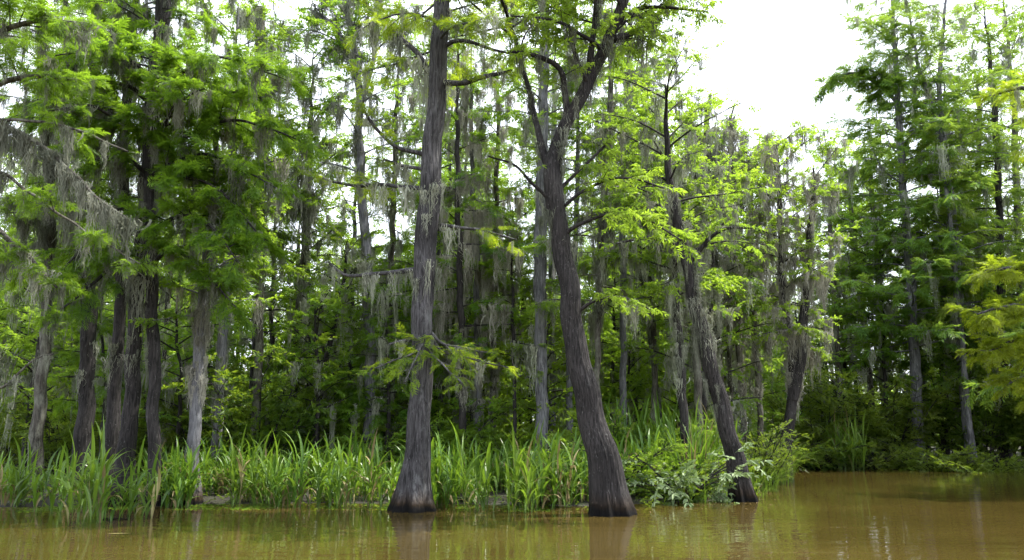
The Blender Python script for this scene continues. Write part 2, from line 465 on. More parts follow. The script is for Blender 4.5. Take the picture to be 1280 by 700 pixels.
def tree(name, label, cat, path, Y, H=16.0, kind='cypress', leaf=None, bark=None, mossm=None, crown0=5.0, nlimb=16, limbL=(1.6, 3.0),
         moss=.5, tmoss=0, tmossz=(1.5, 8), limbs=(), seed=0, group=None, spray=.42, per_m=6.0, up=0.15, sag=.25, hero=False, flare=.5, ylean=0.,
         fork=(), dens=3.2, root_z=-.15, sides=12, barkpart=None, top_r=.02, moss_len=(.3, 1.0), subl=.38, limbpart=False):
    rng = np.random.default_rng(seed + 1000)
    leaf = leaf or M_CYP; bark = bark or M_BARK; mossm = mossm or M_MOSS
    W = world_path(path, Y, ylean)
    # base onto the ground
    W[0, 2] = root_z
    base = np.array([W[0, 0], W[0, 1], 0.0])
    if W[-1, 2] < H:                        # carry the stem on above the picture
        d = norm(W[-1, :3] - W[-2, :3]); d = norm(d * .5 + np.array([0, 0, .6]))
        h = H - W[-1, 2]
        r = W[-1, 3]
        W = np.vstack([W, [*(W[-1, :3] + d * h * .5 / d[2]), r * .6 + top_r * .4], [*(W[-1, :3] + np.array([d[0] * .6, d[1] * .6, d[2]]) * h / d[2]), top_r]])
    P = resample(W, step=.12 if hero else .3)
    wob = rng.normal(0, 1, (6, 2)); zz = P[:, 2:3]
    P[:, 0:2] += .02 * sum(np.sin(zz * (1.3 + k * .9) + wob[k, 0] * 3) * wob[k][None] * .5 for k in range(6)) * np.clip(zz, 0, 1)
    P3, rad = P[:, :3], P[:, 3]
    root = empty(name, base, label, cat, group)
    g = Geo()
    nb = rng.integers(5, 8); ph = rng.uniform(0, 6.28, 8)
    def shape(a, s):
        h = s + root_z
        fl = np.exp(-np.clip(h, 0, 9) / (.5 if hero else .38))
        m = 1 + flare * fl * (1 + (.5 if hero else .38) * np.cos(nb * a + ph[0]) + .22 * np.cos((2 * nb + 1) * a + ph[5]) + .15 * np.cos(3 * a + ph[1])) + .05 * np.cos(2 * a + ph[2] + s * .5)
        if hero:
            r = .022 * np.sin(17 * a + ph[3] + 1.4 * np.sin(1.7 * s + ph[4])) + .018 * np.sin(26 * a + ph[5] + 2.2 * np.sin(1.1 * s + ph[6])) + .016 * np.sin(41 * a + 3 * np.sin(2.3 * s))
            r += .03 * np.sin(3 * a + 2.1 * s + ph[7]) * np.sin(1.3 * s + ph[1])
            m = m + r
        else:
            m = m + .04 * np.sin(5 * a + 1.7 * s + ph[3]) + .03 * np.sin(3 * a - 2.3 * s + ph[4])
        return m
    tube(g, P3, rad, 96 if hero else sides, shape)
    acc = new_acc()
    if tmoss: trunk_moss(acc, P3, rad, rng, tmoss, *tmossz)
    stems = [(P3, rad)]
    for fk in fork:                          # extra stems given in pixels
        w = world_path(fk['p'], Y + fk.get('dy', 0), fk.get('lean', 0.))
        w[0, :3] = w[0, :3] if not fk.get('join', True) else np.array([np.interp(w[0, 2], P3[:, 2], P3[:, k]) for k in range(3)])
        if fk.get('H', 0) > w[-1, 2]:
            d = norm(w[-1, :3] - w[-2, :3]); h = fk['H'] - w[-1, 2]; d = norm(d * .6 + np.array([0, 0, .5]))
            w = np.vstack([w, [*(w[-1, :3] + d * h / d[2]), .03]])
        q = resample(w, step=.15)
        q[:, 0:2] += .012 * np.sin(q[:, 2:3] * 5 + ph[:2])
        gf = Geo() if limbpart else g
        tube(gf, q[:, :3], q[:, 3], 24 if hero else 10, (lambda a, s: 1 + .05 * np.sin(9 * a + 2 * np.sin(2 * s)) + .05 * np.sin(3 * a + 3 * s)))
        if limbpart: gf.build('limb', bark, root, base, True)
        if fk.get('moss', 0):
            m = fk['moss']; ii = rng.integers(1, len(q), m)
            acc['moss'].append((q[ii, :3] + rng.normal(0, .3, (m, 3)) * q[ii, 3:4], rng.uniform(*fk.get('mlen', (.3, .9)), m)))
        if fk.get('grow', 1): stems.append((q[:, :3], q[:, 3]))
    for lb in limbs:                         # hand-placed limbs
        w = world_path(lb['p'], Y + lb.get('dy', 0), lb.get('lean', 0.))
        q = resample(w, step=.12)
        q[:, :3] += (np.stack([np.sin(np.arange(len(q)) * .9 + ph[0]), np.sin(np.arange(len(q)) * .7 + ph[1]), np.sin(np.arange(len(q)) * .8 + ph[2])], 1)) * .012
        gf = Geo() if limbpart else g
        tube(gf, q[:, :3], q[:, 3], 9)
        if limbpart: gf.build('limb', bark, root, base, True)
        if lb.get('leaf', 1) > 0:
            dress(q[:, :3], rng, acc, kind, dens * lb.get('leaf', 1), lb.get('sub', subl), spray * lb.get('sc', 1), per_m, lb.get('start', .3), moss=lb.get('moss', moss), moss_len=lb.get('mlen', moss_len))
        elif lb.get('moss', 0):
            m = rng.poisson(lb['moss'] * 3 * (q[-1, 0] - q[0, 0]).__abs__() + 3); ii = rng.integers(0, len(q), m)
            acc['moss'].append((q[ii, :3], rng.uniform(*lb.get('mlen', moss_len), m)))
    top = P3[-1, 2]
    for si, (SP, SR) in enumerate(stems):
        nl = nlimb if si == 0 else max(4, nlimb // 2)
        z0 = max(crown0, SP[0, 2] + .4); z1 = SP[-1, 2] - .1
        if z1 <= z0: continue
        zs = z0 + (z1 - z0) * (np.arange(nl) + rng.uniform(0, 1, nl)) / nl
        az = rng.uniform(0, 6.28) + np.arange(nl) * 2.4 + rng.normal(0, .3, nl)
        for z, a in zip(zs, az):
            o = np.array([np.interp(z, SP[:, 2], SP[:, k]) for k in range(3)])
            fr = (z - z0) / max(.1, (z1 - z0))
            if kind.startswith('cypress'):
                L = rng.uniform(*limbL) * (1.05 - .55 * fr); rise = up + .25 * fr
            else:
                L = rng.uniform(*limbL) * (1.0 - .35 * abs(fr - .35)); rise = up + .55 * fr + .2
            d = np.array([math.cos(a), math.sin(a), rng.normal(0, .12)])
            q = grow_limb(o, d, L, rng, sag, rise)
            r = max(.014, min(.05, .011 * L + .008))
            tube(g, q, np.linspace(r, .008, len(q)), 6)
            dress(q, rng, acc, kind, dens, subl, spray, per_m, .2, moss=moss, moss_len=moss_len)
    g.build('trunk', bark, root, base, True) if False else None
    finish(acc, root, base, rng, kind, leaf, bark, mossm, g)
    g.build('trunk', bark, root, base, True)
    return root

def dup(src, loc, rz=0, sc=1.0, label=None, group=None, tilt=0.0):
    r = src.copy(); C.objects.link(r)
    r.location = [float(a) for a in loc]; r.rotation_euler = (tilt, tilt * .5, rz); r.scale = (sc, sc, sc)
    if label: r['label'] = label
    if group: r['group'] = group
    for ch in list(src.children):
        c = ch.copy(); C.objects.link(c); c.parent = r
    return r

# ------------------------------------------------------------------ ground and water
SHORE = np.array([(-90, 16.5), (-30, 17.2), (-12, 17.6), (-8, 18.4), (-4, 18.6), (0, 18.2), (2.2, 17.9), (4, 19.0), (5.8, 20.0), (6.9, 22.8), (8.0, 26.0), (9.3, 30.0), (11.3, 34.4),
                  (16, 35.6), (20, 35.4), (23.0, 34.0), (24.0, 26.0), (26, 15.0), (30, 5.0), (95, 0.0)], float)
def shore_y(x):
    return np.interp(x, SHORE[:, 0], SHORE[:, 1])

def ground_z(x, y):
    x = np.asarray(x, float); y = np.asarray(y, float)
    d = y - shore_y(x)
    d = np.minimum(d, 6)
    z = np.where(d > 0, -.03 + .28 * (1 - np.exp(-np.clip(d, 0, 9) / 3.5)), np.clip(d * .35, -1.2, 0) - .03)
    z = z + np.where(d > 0, .03 * np.sin(x * 1.3 + y * .7) * np.sin(y * 1.1 - x * .4), 0) * np.clip(d, 0, 1)
    return z

def build_ground():
    xs = np.unique(np.concatenate([np.linspace(-1500, -95, 12), np.arange(-95, 95.1, .6), np.linspace(95, 1500, 12)]))
    ys = np.unique(np.concatenate([np.linspace(-1500, -20, 8), np.linspace(-20, 14, 10), np.arange(14, 60, .5), np.linspace(60, 160, 30), np.linspace(160, 2500, 12)]))
    X, Y = np.meshgrid(xs, ys)
    Z = ground_z(np.clip(X, -95, 95), Y)
    V = np.stack([X, Y, Z], -1).reshape(-1, 3)
    nx = len(xs); i = (np.arange(len(ys) - 1)[:, None] * nx + np.arange(nx - 1)[None])
    q = np.stack([i, i + 1, i + 1 + nx, i + nx], -1).reshape(-1, 4)
    m, n, l = new_mat('swamp_soil')
    tc = n.new('ShaderNodeTexCoord')
    a = n.new('ShaderNodeTexNoise'); a.inputs['Scale'].default_value = 1.7; a.inputs['Detail'].default_value = 8
    b = n.new('ShaderNodeTexNoise'); b.inputs['Scale'].default_value = 14; b.inputs['Detail'].default_value = 6
    l.new(tc.outputs['Object'], a.inputs['Vector']); l.new(tc.outputs['Object'], b.inputs['Vector'])
    r = n.new('ShaderNodeValToRGB'); e = r.color_ramp.elements
    e[0].position = .35; e[0].color = (.016, .012, .007, 1); e[1].position = .7; e[1].color = (.030, .05, .008, 1)
    x = e.new(.52); x.color = (.028, .024, .012, 1)
    l.new(a.outputs[0], r.inputs[0])
    mx = n.new('ShaderNodeMix'); mx.data_type = 'RGBA'; mx.blend_type = 'MULTIPLY'; mx.inputs[0].default_value = .7
    l.new(r.outputs[0], mx.inputs[6]); l.new(b.outputs[0], mx.inputs[7])
    bp = n.new('ShaderNodeBump'); bp.inputs['Distance'].default_value = .08; l.new(b.outputs[0], bp.inputs['Height'])
    p = n.new('ShaderNodeBsdfPrincipled'); p.inputs['Roughness'].default_value = .9
    l.new(mx.outputs[2], p.inputs['Base Color']); l.new(bp.outputs[0], p.inputs['Normal'])
    o = n.new('ShaderNodeOutputMaterial'); l.new(p.outputs[0], o.inputs[0])
    g = Geo(); g.add(V, q); tag(g.build('ground', m, smooth=True), kind='structure')
build_ground()

def build_water():
    m, n, l = new_mat('muddy_water')
    tc = n.new('ShaderNodeTexCoord')
    def noise(sx, sy, sc, det):
        mp = n.new('ShaderNodeMapping'); mp.inputs['Scale'].default_value = (sx, sy, 1); l.new(tc.outputs['Object'], mp.inputs[0])
        t = n.new('ShaderNodeTexNoise'); t.inputs['Scale'].default_value = sc; t.inputs['Detail'].default_value = det; t.inputs['Roughness'].default_value = .5
        l.new(mp.outputs[0], t.inputs['Vector']); return t
    w1 = noise(.4, 1.6, 1.4, 1)      # wavelets, crests along x
    w2 = noise(.5, 1.8, 5.0, 1)
    w3 = noise(.2, .35, 1.0, 2)
    ad = n.new('ShaderNodeMath'); ad.operation = 'MULTIPLY_ADD'; ad.inputs[1].default_value = .3
    l.new(w2.outputs[0], ad.inputs[0]); l.new(w1.outputs[0], ad.inputs[2])
    # patches of calmer and rougher water
    pr = n.new('ShaderNodeMapRange'); pr.inputs[1].default_value = .35; pr.inputs[2].default_value = .65; pr.inputs[3].default_value = .35; pr.inputs[4].default_value = 1.0
    l.new(w3.outputs[0], pr.inputs[0])
    bp = n.new('ShaderNodeBump'); bp.inputs['Distance'].default_value = .013
    l.new(pr.outputs[0], bp.inputs['Strength']); l.new(ad.outputs[0], bp.inputs['Height'])
    cn = noise(.3, .6, .8, 4)
    r = n.new('ShaderNodeValToRGB'); e = r.color_ramp.elements
    e[0].position = .35; e[0].color = (.046, .033, .0085, 1); e[1].position = .7; e[1].color = (.064, .046, .012, 1)
    l.new(cn.outputs[0], r.inputs[0])
    p = n.new('ShaderNodeBsdfPrincipled'); p.inputs['Roughness'].default_value = .0; p.inputs['IOR'].default_value = 1.5
    p.inputs['Specular IOR Level'].default_value = .9
    l.new(r.outputs[0], p.inputs['Base Color']); l.new(bp.outputs[0], p.inputs['Normal'])
    o = n.new('ShaderNodeOutputMaterial'); l.new(p.outputs[0], o.inputs[0])
    g = Geo()
    g.add([(-1500, -1500, 0), (1500, -1500, 0), (1500, 120, 0), (-1500, 120, 0)], [[0, 1, 2, 3]])
    tag(g.build('water', m), kind='structure')
build_water()
# ------------------------------------------------------------------ the three big trees at the water's edge
GB = .0
tree('cypress_tree', 'big straight grey-barked cypress with a flared base, rising from the water edge left of centre', 'tree',
     [(516, 634, 44), (519, 590, 34), (524, 540, 30), (527, 490, 28), (527, 430, 27), (528, 380, 27), (532, 320, 27), (537, 250, 26), (541, 180, 23), (546, 110, 21), (550, 50, 20), (553, -10, 18)],
     17.4, H=17, kind='cypress', leaf=M_CYPY, bark=M_BARK, mossm=M_MOSS, crown0=10.3, nlimb=30, limbL=(1.6, 3.0), moss=.9, tmoss=22, tmossz=(4.6, 11), hero=True, flare=.36,
     limbpart=True, seed=1, root_z=-.35, spray=.30, per_m=15, dens=4.8, moss_len=(.3, .9), limbs=[
     dict(p=[(543, 100, 8), (520, 65, 7), (490, 38, 5), (465, 15, 4), (448, -18, 3)], lean=.8, leaf=.6, moss=1.6, mlen=(.5, 1.5), start=.35),
     dict(p=[(528, 193, 6), (500, 185, 5), (480, 172, 4.5), (463, 150, 4), (448, 130, 2)], lean=-.5, leaf=1.2, moss=.5),
     dict(p=[(527, 212, 5), (500, 206, 4), (480, 200, 3)], lean=.5, leaf=.8, moss=.8),
     dict(p=[(526, 236, 6), (480, 231, 4.5), (440, 232, 4), (400, 222, 2)], lean=.8, leaf=.9, moss=1.8, mlen=(.4, 1.1)),
     dict(p=[(552, 104, 8), (580, 103, 7), (605, 96, 6), (640, 88, 3)], lean=-.8, leaf=.7, moss=1.0),
     dict(p=[(550, 62, 6), (575, 50, 5), (610, 60, 4), (650, 70, 2)], lean=-.6, leaf=1.0, moss=.5),
     dict(p=[(522, 338, 8), (490, 340, 6), (455, 344, 5), (430, 343, 4), (412, 330, 2.5)], lean=-.4, leaf=0, moss=1.0, mlen=(.3, .9)),
     dict(p=[(519, 424, 6), (500, 427, 4), (486, 430, 2.5)], lean=-.2, leaf=0, moss=3.0, mlen=(.2, .7)),
     dict(p=[(550, 282, 5), (585, 285, 4), (620, 292, 3), (645, 300, 2)], lean=.6, leaf=.5, moss=1.6, mlen=(.3, .7)),
     dict(p=[(536, 414, 4), (556, 430, 3), (585, 436, 2.2), (618, 442, 1.5)], lean=-.9, leaf=1.1, moss=.3, start=.05, sub=.36, sc=.85, mlen=(.3, .7)),
     dict(p=[(536, 420, 4), (556, 440, 3), (595, 450, 2.2), (636, 460, 1.5)], lean=-.5, leaf=1.0, moss=.6, start=.05, sub=.36, sc=.85, mlen=(.3, .8)),
     dict(p=[(530, 432, 3.5), (515, 442, 2.6), (495, 450, 2), (468, 460, 1.5)], lean=-1.2, leaf=1.0, moss=.0, start=.0, sub=.34, sc=.85),
     dict(p=[(532, 428, 3.5), (545, 448, 2.6), (560, 462, 2), (578, 480, 1.5)], lean=-1.4, leaf=1.0, moss=.0, start=.0, sub=.34, sc=.85),
     dict(p=[(532, 426, 3.5), (524, 438, 2.6), (518, 452, 2), (505, 478, 1.5)], lean=-1.5, leaf=1.0, moss=.0, start=.0, sub=.34, sc=.85),
     dict(p=[(598, 462, 4), (590, 464, 3.5), (580, 466, 2)], lean=-.1, leaf=0, moss=0)])

tree('leaning_tree', 'dark-barked leaning tree with a forked top, standing in the water right of centre', 'tree',
     [(766, 639, 43), (757, 592, 39), (745, 545, 34), (733, 495, 31), (722, 440, 28), (713, 380, 26), (706, 330, 25), (700, 290, 24), (693, 245, 24), (690, 208, 22), (702, 168, 16), (722, 128, 15), (745, 85, 14), (762, 45, 13), (775, 10, 12), (790, -30, 10)],
     16.6, H=14.5, kind='ash', leaf=M_ASH, bark=M_BARKD, mossm=M_MOSSD, crown0=9.8, nlimb=22, limbL=(1.4, 2.8), moss=.35, tmoss=26, tmossz=(5.5, 11), hero=True, flare=.30,
     limbpart=True, seed=2, root_z=-.35, spray=.33, per_m=15, dens=5.0, limbs=[
     dict(p=[(708, 150, 9), (706, 110, 8), (698, 85, 7), (672, 70, 6), (635, 64, 3)], lean=-.7, leaf=.8, moss=1.8, mlen=(.4, 1.0)),
     dict(p=[(738, 112, 8), (728, 92, 7), (717, 62, 5), (712, 30, 3)], lean=-.5, leaf=.7, moss=2.5, mlen=(.4, .9)),
     dict(p=[(768, 48, 8), (790, 42, 7), (812, 28, 5), (835, 5, 3)], lean=.6, leaf=.9, moss=.8),
     dict(p=[(700, 236, 5), (722, 215, 4), (748, 190, 3.5), (775, 165, 2)], lean=-.6, leaf=.6, moss=.2),
     dict(p=[(697, 300, 6), (725, 280, 5), (765, 268, 4), (810, 275, 3), (850, 300, 2)], lean=-1.2, leaf=1.0, moss=.15, sub=.5),
     dict(p=[(700, 262, 5), (735, 235, 4), (780, 222, 3), (830, 235, 2)], lean=-.9, leaf=.9, moss=.15, sub=.45),
     dict(p=[(690, 255, 5), (665, 228, 4), (640, 205, 3), (610, 195, 2)], lean=-.8, leaf=.7, moss=.2),
     dict(p=[(716, 395, 5), (745, 375, 4), (778, 372, 3), (810, 385, 2)], lean=-.8, leaf=.8, moss=.1, sub=.45),
     dict(p=[(755, 65, 6), (730, 45, 5), (690, 25, 4), (640, 20, 2)], lean=-1.0, leaf=1.2, moss=.4),
     dict(p=[(770, 30, 6), (800, 10, 5), (840, 10, 4), (885, 15, 2)], lean=-.3, leaf=1.2, moss=.5)],
     fork=[dict(p=[(688, 215, 12), (677, 185, 9), (670, 150, 7), (660, 110, 6), (648, 65, 5), (634, 15, 4)], lean=.5, moss=24, mlen=(.3, .8), H=12.5),
           dict(p=[(736, 112, 12), (737, 85, 9), (741, 45, 7), (746, 5, 6), (752, -30, 5)], lean=-.3, moss=16, mlen=(.3, .8), H=13)])

tree('leaning_tree', 'shaggy grey tree leaning left out of the leafy bank, right of the pale-leaved vine bush', 'tree',
     [(930, 622, 27), (921, 585, 23), (910, 545, 20), (902, 505, 20), (886, 448, 19), (870, 385, 17), (860, 335, 15), (852, 300, 13), (843, 265, 12), (838, 225, 9)],
     19.6, H=10.5, kind='ash', leaf=M_BRD, bark=M_BARKD, mossm=M_MOSSD, crown0=5.8, nlimb=16, limbL=(1.4, 2.7), moss=.5, tmoss=60, tmossz=(2.0, 7.5), hero=True, flare=.35,
     limbpart=True, seed=3, root_z=-.3, spray=.30, per_m=9, dens=3.8, limbs=[
     dict(p=[(856, 315, 7), (830, 300, 6), (800, 298, 4), (770, 305, 2)], lean=-.8, leaf=1.0, moss=.6),
     dict(p=[(862, 330, 6), (885, 300, 5), (910, 285, 4), (940, 285, 2)], lean=-.6, leaf=1.0, moss=.6)])

# ------------------------------------------------------------------ trees one can tell apart behind them
def mid(label, path, Y, name='cypress_tree', cat='tree', **k):
    d = dict(H=15, crown0=5.5, nlimb=15, limbL=(1.3, 2.6), moss=.5, per_m=5, spray=.42, dens=2.8)
    d.update(k); lf = d.pop('lf', 4.4 if Y < 24 else 3.4)
    d['dens'] *= 1.4; d['per_m'] *= lf; d['nlimb'] = int(d['nlimb'] * 1.85); d['spray'] *= .9; path = [(a, b, c * .85) for a, b, c in path]; d['moss'] *= 1.2; d['tmoss'] = int(d.get('tmoss', 0) * .75)
    d.setdefault('moss_len', (.35, 1.5))
    return tree(name, label, cat, path, Y, **d)

seeds = iter(range(20, 400))
# --- left, dark side
mid('mossy grey tree behind the reeds at the left edge of the picture', [(45, 575, 22), (50, 500, 17), (58, 400, 15), (62, 300, 14), (55, 150, 12), (50, 40, 10)], 20.5, bark=M_BARKM, moss=1.3, tmoss=45, tmossz=(2.5, 8), seed=next(seeds), crown0=5.2, mossm=M_MOSSD)
mid('smooth dark straight trunk between the mossy left-edge tree and the pair of close trunks', [(102, 590, 27), (107, 500, 22), (111, 400, 20), (114, 300, 18), (118, 170, 16), (122, 20, 14)], 21.5, bark=M_BARKD, moss=.5, tmoss=12, seed=next(seeds), nlimb=18)
mid('left one of two close trunks rising behind the front left reed clump', [(137, 590, 22), (143, 500, 18), (150, 380, 16), (154, 270, 15), (156, 160, 14), (168, 20, 11)], 20.0, bark=M_BARKD, moss=.9, tmoss=30, tmossz=(3, 9), seed=next(seeds), mossm=M_MOSSD, crown0=6.5)
mid('thick shaggy trunk, right one of two close trunks behind the front left reed clump', [(154, 608, 30), (162, 520, 22), (168, 430, 21), (175, 330, 21), (186, 200, 22), (196, 90, 20), (204, 10, 18)], 18.9, bark=M_BARKD, moss=1.1, tmoss=60, tmossz=(3, 10), seed=next(seeds), crown0=8.5, limbL=(1.5, 3), nlimb=12, mossm=M_MOSSD)
near_left = []
_r = np.random.default_rng(31)
for (x1, y1, x2, y2, x3, y3) in [(225, 175, 290, 150, 385, 178), (150, 150, 110, 132, 60, 140), (215, 222, 270, 235, 330, 300), (150, 262, 110, 300, 70, 350), (215, 312, 250, 335, 300, 390),
                                 (160, 75, 120, 62, 70, 70), (232, 88, 280, 72, 345, 95), (205, 160, 220, 130, 255, 110), (160, 200, 120, 200, 80, 230), (225, 270, 260, 280, 300, 330), (165, 110, 130, 100, 95, 90), (230, 130, 280, 115, 320, 120),
                                 (225, 200, 270, 195, 345, 235), (150, 330, 110, 360, 60, 400)]:
    near_left.append(dict(p=[(188, (y1 + 20), 6), (x1, y1, 5), (x2, y2, 3.5), (x3, y3, 1.5)], lean=_r.uniform(-2.4, -.8), leaf=1.25, moss=1.3, sub=.5, start=.12, mlen=(.3, 1.2)))
mid('cypress with drooping dark green boughs in front of the shaggy trunk, upper left', [(196, 596, 20), (193, 500, 17), (190, 380, 17), (187, 240, 16), (190, 120, 14), (198, 20, 11)], 18.4, leaf=M_CYP, bark=M_BARKD, moss=.8, tmoss=30, tmossz=(3, 8), seed=next(seeds),
    crown0=8.5, limbL=(1.5, 2.6), nlimb=10, spray=.36, per_m=7, limbs=near_left, mossm=M_MOSSD)
mid('grey trunk curtained with moss strands, standing at the reed edge', [(240, 608, 24), (243, 540, 19), (247, 450, 17), (255, 370, 15), (262, 300, 14), (266, 255, 11), (270, 180, 8)], 18.9, H=9, bark=M_BARKG, moss=.8, seed=next(seeds),
    tmoss=60, tmossz=(2.4, 4.6), crown0=4.0, nlimb=10, limbL=(1.0, 1.9), kind='broad', leaf=M_BRD, mossm=M_MOSST, name='tupelo_tree', moss_len=(.4, 1.3),
    fork=[dict(p=[(264, 290, 10), (278, 262, 8), (292, 240, 7), (310, 215, 4)], moss=4, H=7)])
mid('pale bluish trunk just right of the moss-curtained one', [(268, 585, 17), (274, 500, 14), (279, 420, 14), (284, 340, 14), (287, 260, 12), (290, 150, 9)], 23.5, bark=M_BARKG, moss=.5, tmoss=40, tmossz=(2.3, 6), seed=next(seeds), kind='broad', leaf=M_BRD, name='tupelo_tree')
mid('slender trunk with moss beards over the middle of the left reeds', [(318, 570, 14), (322, 480, 12), (324, 380, 12), (325, 250, 12), (326, 120, 14), (324, 10, 14)], 24.5, bark=M_BARKM, moss=1.8, tmoss=80, tmossz=(5, 12), seed=next(seeds), moss_len=(.5, 1.5), crown0=7, mossm=M_MOSSD)
mid('thin dark trunk half hidden by shrubs, left of the stem that leans right', [(362, 560, 11), (367, 480, 10), (374, 380, 9), (382, 280, 8), (388, 150, 6)], 27, bark=M_BARKM, moss=.7, tmoss=24, seed=next(seeds), kind='broad', leaf=M_BRD, name='tupelo_tree')
mid('thin dark stem leaning right above the reeds left of the tall pale tree', [(392, 560, 11), (398, 510, 10), (408, 450, 9), (420, 400, 7), (430, 350, 5)], 25, H=7.5, bark=M_BARKD, crown0=3.2, nlimb=8, limbL=(.9, 1.8), moss=.6, tmoss=10, seed=next(seeds), kind='small', leaf=M_SHR, name='young_tree')
mid('tall pale grey tree with a forked open top, left of the big cypress', [(460, 566, 19), (462, 500, 16), (462, 420, 13), (459, 330, 14), (452, 250, 13), (450, 170, 12), (447, 95, 11), (440, 40, 8), (434, -10, 6)], 25.5, H=17.5, bark=M_BARKG, moss=.8, tmoss=55, tmossz=(3, 13),
    crown0=9.5, limbL=(1.5, 2.8), nlimb=11, kind='broad', leaf=M_BRD, name='tupelo_tree', moss_len=(.5, 1.4), seed=next(seeds), dens=2.0, mossm=M_MOSSD,
    fork=[dict(p=[(447, 90, 8), (430, 55, 6), (410, 25, 5), (385, 10, 3)], moss=6, H=0), dict(p=[(449, 130, 8), (462, 95, 6), (470, 55, 5), (474, 0, 4)], moss=8, H=17)])
mid('slim trunk between the tall pale tree and the big cypress', [(492, 560, 10), (490, 480, 9), (488, 380, 9), (492, 250, 8), (496, 120, 6)], 28, bark=M_BARKM, moss=.9, tmoss=20, seed=next(seeds), leaf=M_CYP, crown0=4.2)
# --- behind, between the two big trees
mid('dark short-looking trunk bearded with moss, nearest on the right of the big cypress', [(578, 565, 13), (578, 510, 11), (577, 440, 10), (575, 350, 9), (572, 220, 8)], 25, bark=M_BARKD, moss=1.3, tmoss=34, tmossz=(2.5, 5), seed=next(seeds), leaf=M_CYP, crown0=4.2, mossm=M_MOSST)
mid('second moss-bearded trunk right of the big cypress, with grey strands down both sides', [(598, 565, 12), (597, 510, 10), (597, 430, 10), (596, 330, 9), (590, 200, 7)], 26.5, bark=M_BARKG, moss=1.3, tmoss=50, tmossz=(2.5, 5), seed=next(seeds), leaf=M_CYP, crown0=4.6, mossm=M_MOSST)
mid('third moss-bearded trunk right of the big cypress, with light sprays above it', [(615, 560, 11), (616, 500, 9), (617, 420, 9), (619, 320, 8), (622, 180, 7)], 27.5, bark=M_BARKM, moss=1.3, tmoss=50, tmossz=(2.5, 5.4), seed=next(seeds), leaf=M_CYP, crown0=4.6, mossm=M_MOSST)
mid('very thin dark stem left of the straight bluish trunk', [(643, 560, 6), (643, 480, 5), (641, 400, 5), (638, 300, 4)], 25, H=7.5, bark=M_BARKD, crown0=3.6, nlimb=9, limbL=(.7, 1.4), moss=.2, seed=next(seeds), name='young_tree', leaf=M_CYP, cat='tree')
mid('straight bluish-grey trunk left of the dark leaning tree', [(677, 560, 22), (677, 500, 19), (676, 420, 18), (675, 330, 18), (677, 250, 17), (679, 150, 15), (682, 20, 12)], 24.5, H=17, bark=M_BARKG, moss=.5, tmoss=20, tmossz=(7, 12), crown0=10.5, seed=next(seeds), kind='broad', leaf=M_BRD, name='tupelo_tree')
mid('pale trunk partly behind the straight bluish one', [(690, 556, 12), (690, 480, 10), (690, 400, 10), (690, 300, 9), (692, 180, 8)], 31, H=17, bark=M_BARKG, moss=.5, tmoss=10, crown0=10.5, seed=next(seeds), kind='broad', leaf=M_BRD, name='tupelo_tree')
mid('slim trunk peeping out left of the dark leaning tree at reed height', [(712, 550, 12), (712, 500, 10), (711, 430, 9), (718, 340, 8), (722, 200, 6)], 26, bark=M_BARKG, moss=.6, seed=next(seeds), leaf=M_CYP, crown0=6.5)
# --- right of the leaning tree
mid('mossy slender trunk close behind the dark leaning tree on its right', [(748, 555, 10), (747, 480, 9), (748, 400, 9), (752, 300, 9), (760, 180, 9), (766, 60, 7)], 23.5, bark=M_BARKM, moss=1.0, tmoss=60, tmossz=(5, 11), seed=next(seeds), leaf=M_CYP, crown0=5.0, mossm=M_MOSSD)
mid('pale spotted trunk with a forked pale top, right of the dark leaning tree', [(780, 548, 12), (779, 480, 10), (779, 400, 10), (779, 300, 10), (781, 200, 10), (784, 130, 9), (788, 50, 7)], 27, H=17, bark=M_BARKG, moss=.4, crown0=8.5, kind='broad', leaf=M_BRD, seed=next(seeds), name='tupelo_tree', dens=2.2,
    fork=[dict(p=[(781, 215, 7), (800, 180, 6), (806, 130, 5), (802, 70, 4)], moss=4, H=0)])
mid('slim dark trunk above the middle of the leafy bank', [(818, 550, 9), (818, 480, 8), (816, 400, 8), (812, 300, 7), (806, 180, 5)], 28, bark=M_BARKM, moss=.8, tmoss=30, seed=next(seeds), leaf=M_BRD, kind='broad', name='tupelo_tree', H=12)
mid('dark mossy trunk left of the shaggy leaning tree', [(857, 560, 14), (853, 490, 12), (849, 420, 11), (843, 350, 10), (840, 280, 9), (836, 200, 7)], 22.5, H=10.5, bark=M_BARKD, moss=1.0, tmoss=60, tmossz=(3, 8), seed=next(seeds), leaf=M_ASH, kind='broad', name='tupelo_tree', crown0=5.0)
mid('vine-covered trunk directly behind the shaggy leaning tree', [(874, 560, 13), (873, 500, 12), (871, 430, 12), (872, 350, 12), (872, 270, 14), (872, 200, 12), (870, 170, 8)], 24, H=9.6, bark=M_BARKM, moss=2.0, tmoss=170, tmossz=(4, 9.5), seed=next(seeds), leaf=M_BRD, kind='small', name='tupelo_tree', crown0=4, nlimb=9, limbL=(.7, 1.6))
mid('bare-topped dead tree heavy with moss, against the open sky', [(903, 555, 13), (900, 480, 12), (895, 400, 12), (890, 300, 12), (886, 210, 12), (884, 150, 8), (888, 118, 4)], 29, H=13.6, bark=M_BARKM, moss=0, tmoss=190, tmossz=(5, 13), seed=next(seeds), name='dead_tree', crown0=40, mossm=M_MOSSD,
    moss_len=(.5, 1.5), limbs=[dict(p=[(887, 200, 6), (900, 175, 5), (912, 150, 3), (918, 130, 2)], leaf=0, moss=3), dict(p=[(886, 215, 6), (870, 190, 5), (862, 165, 3), (858, 140, 2)], leaf=0, moss=3),
           dict(p=[(889, 250, 6), (905, 220, 5), (925, 190, 4), (930, 160, 2)], leaf=0, moss=3, lean=1), dict(p=[(888, 260, 6), (865, 235, 5), (845, 215, 3), (835, 190, 2)], leaf=0, moss=3, lean=-1)])
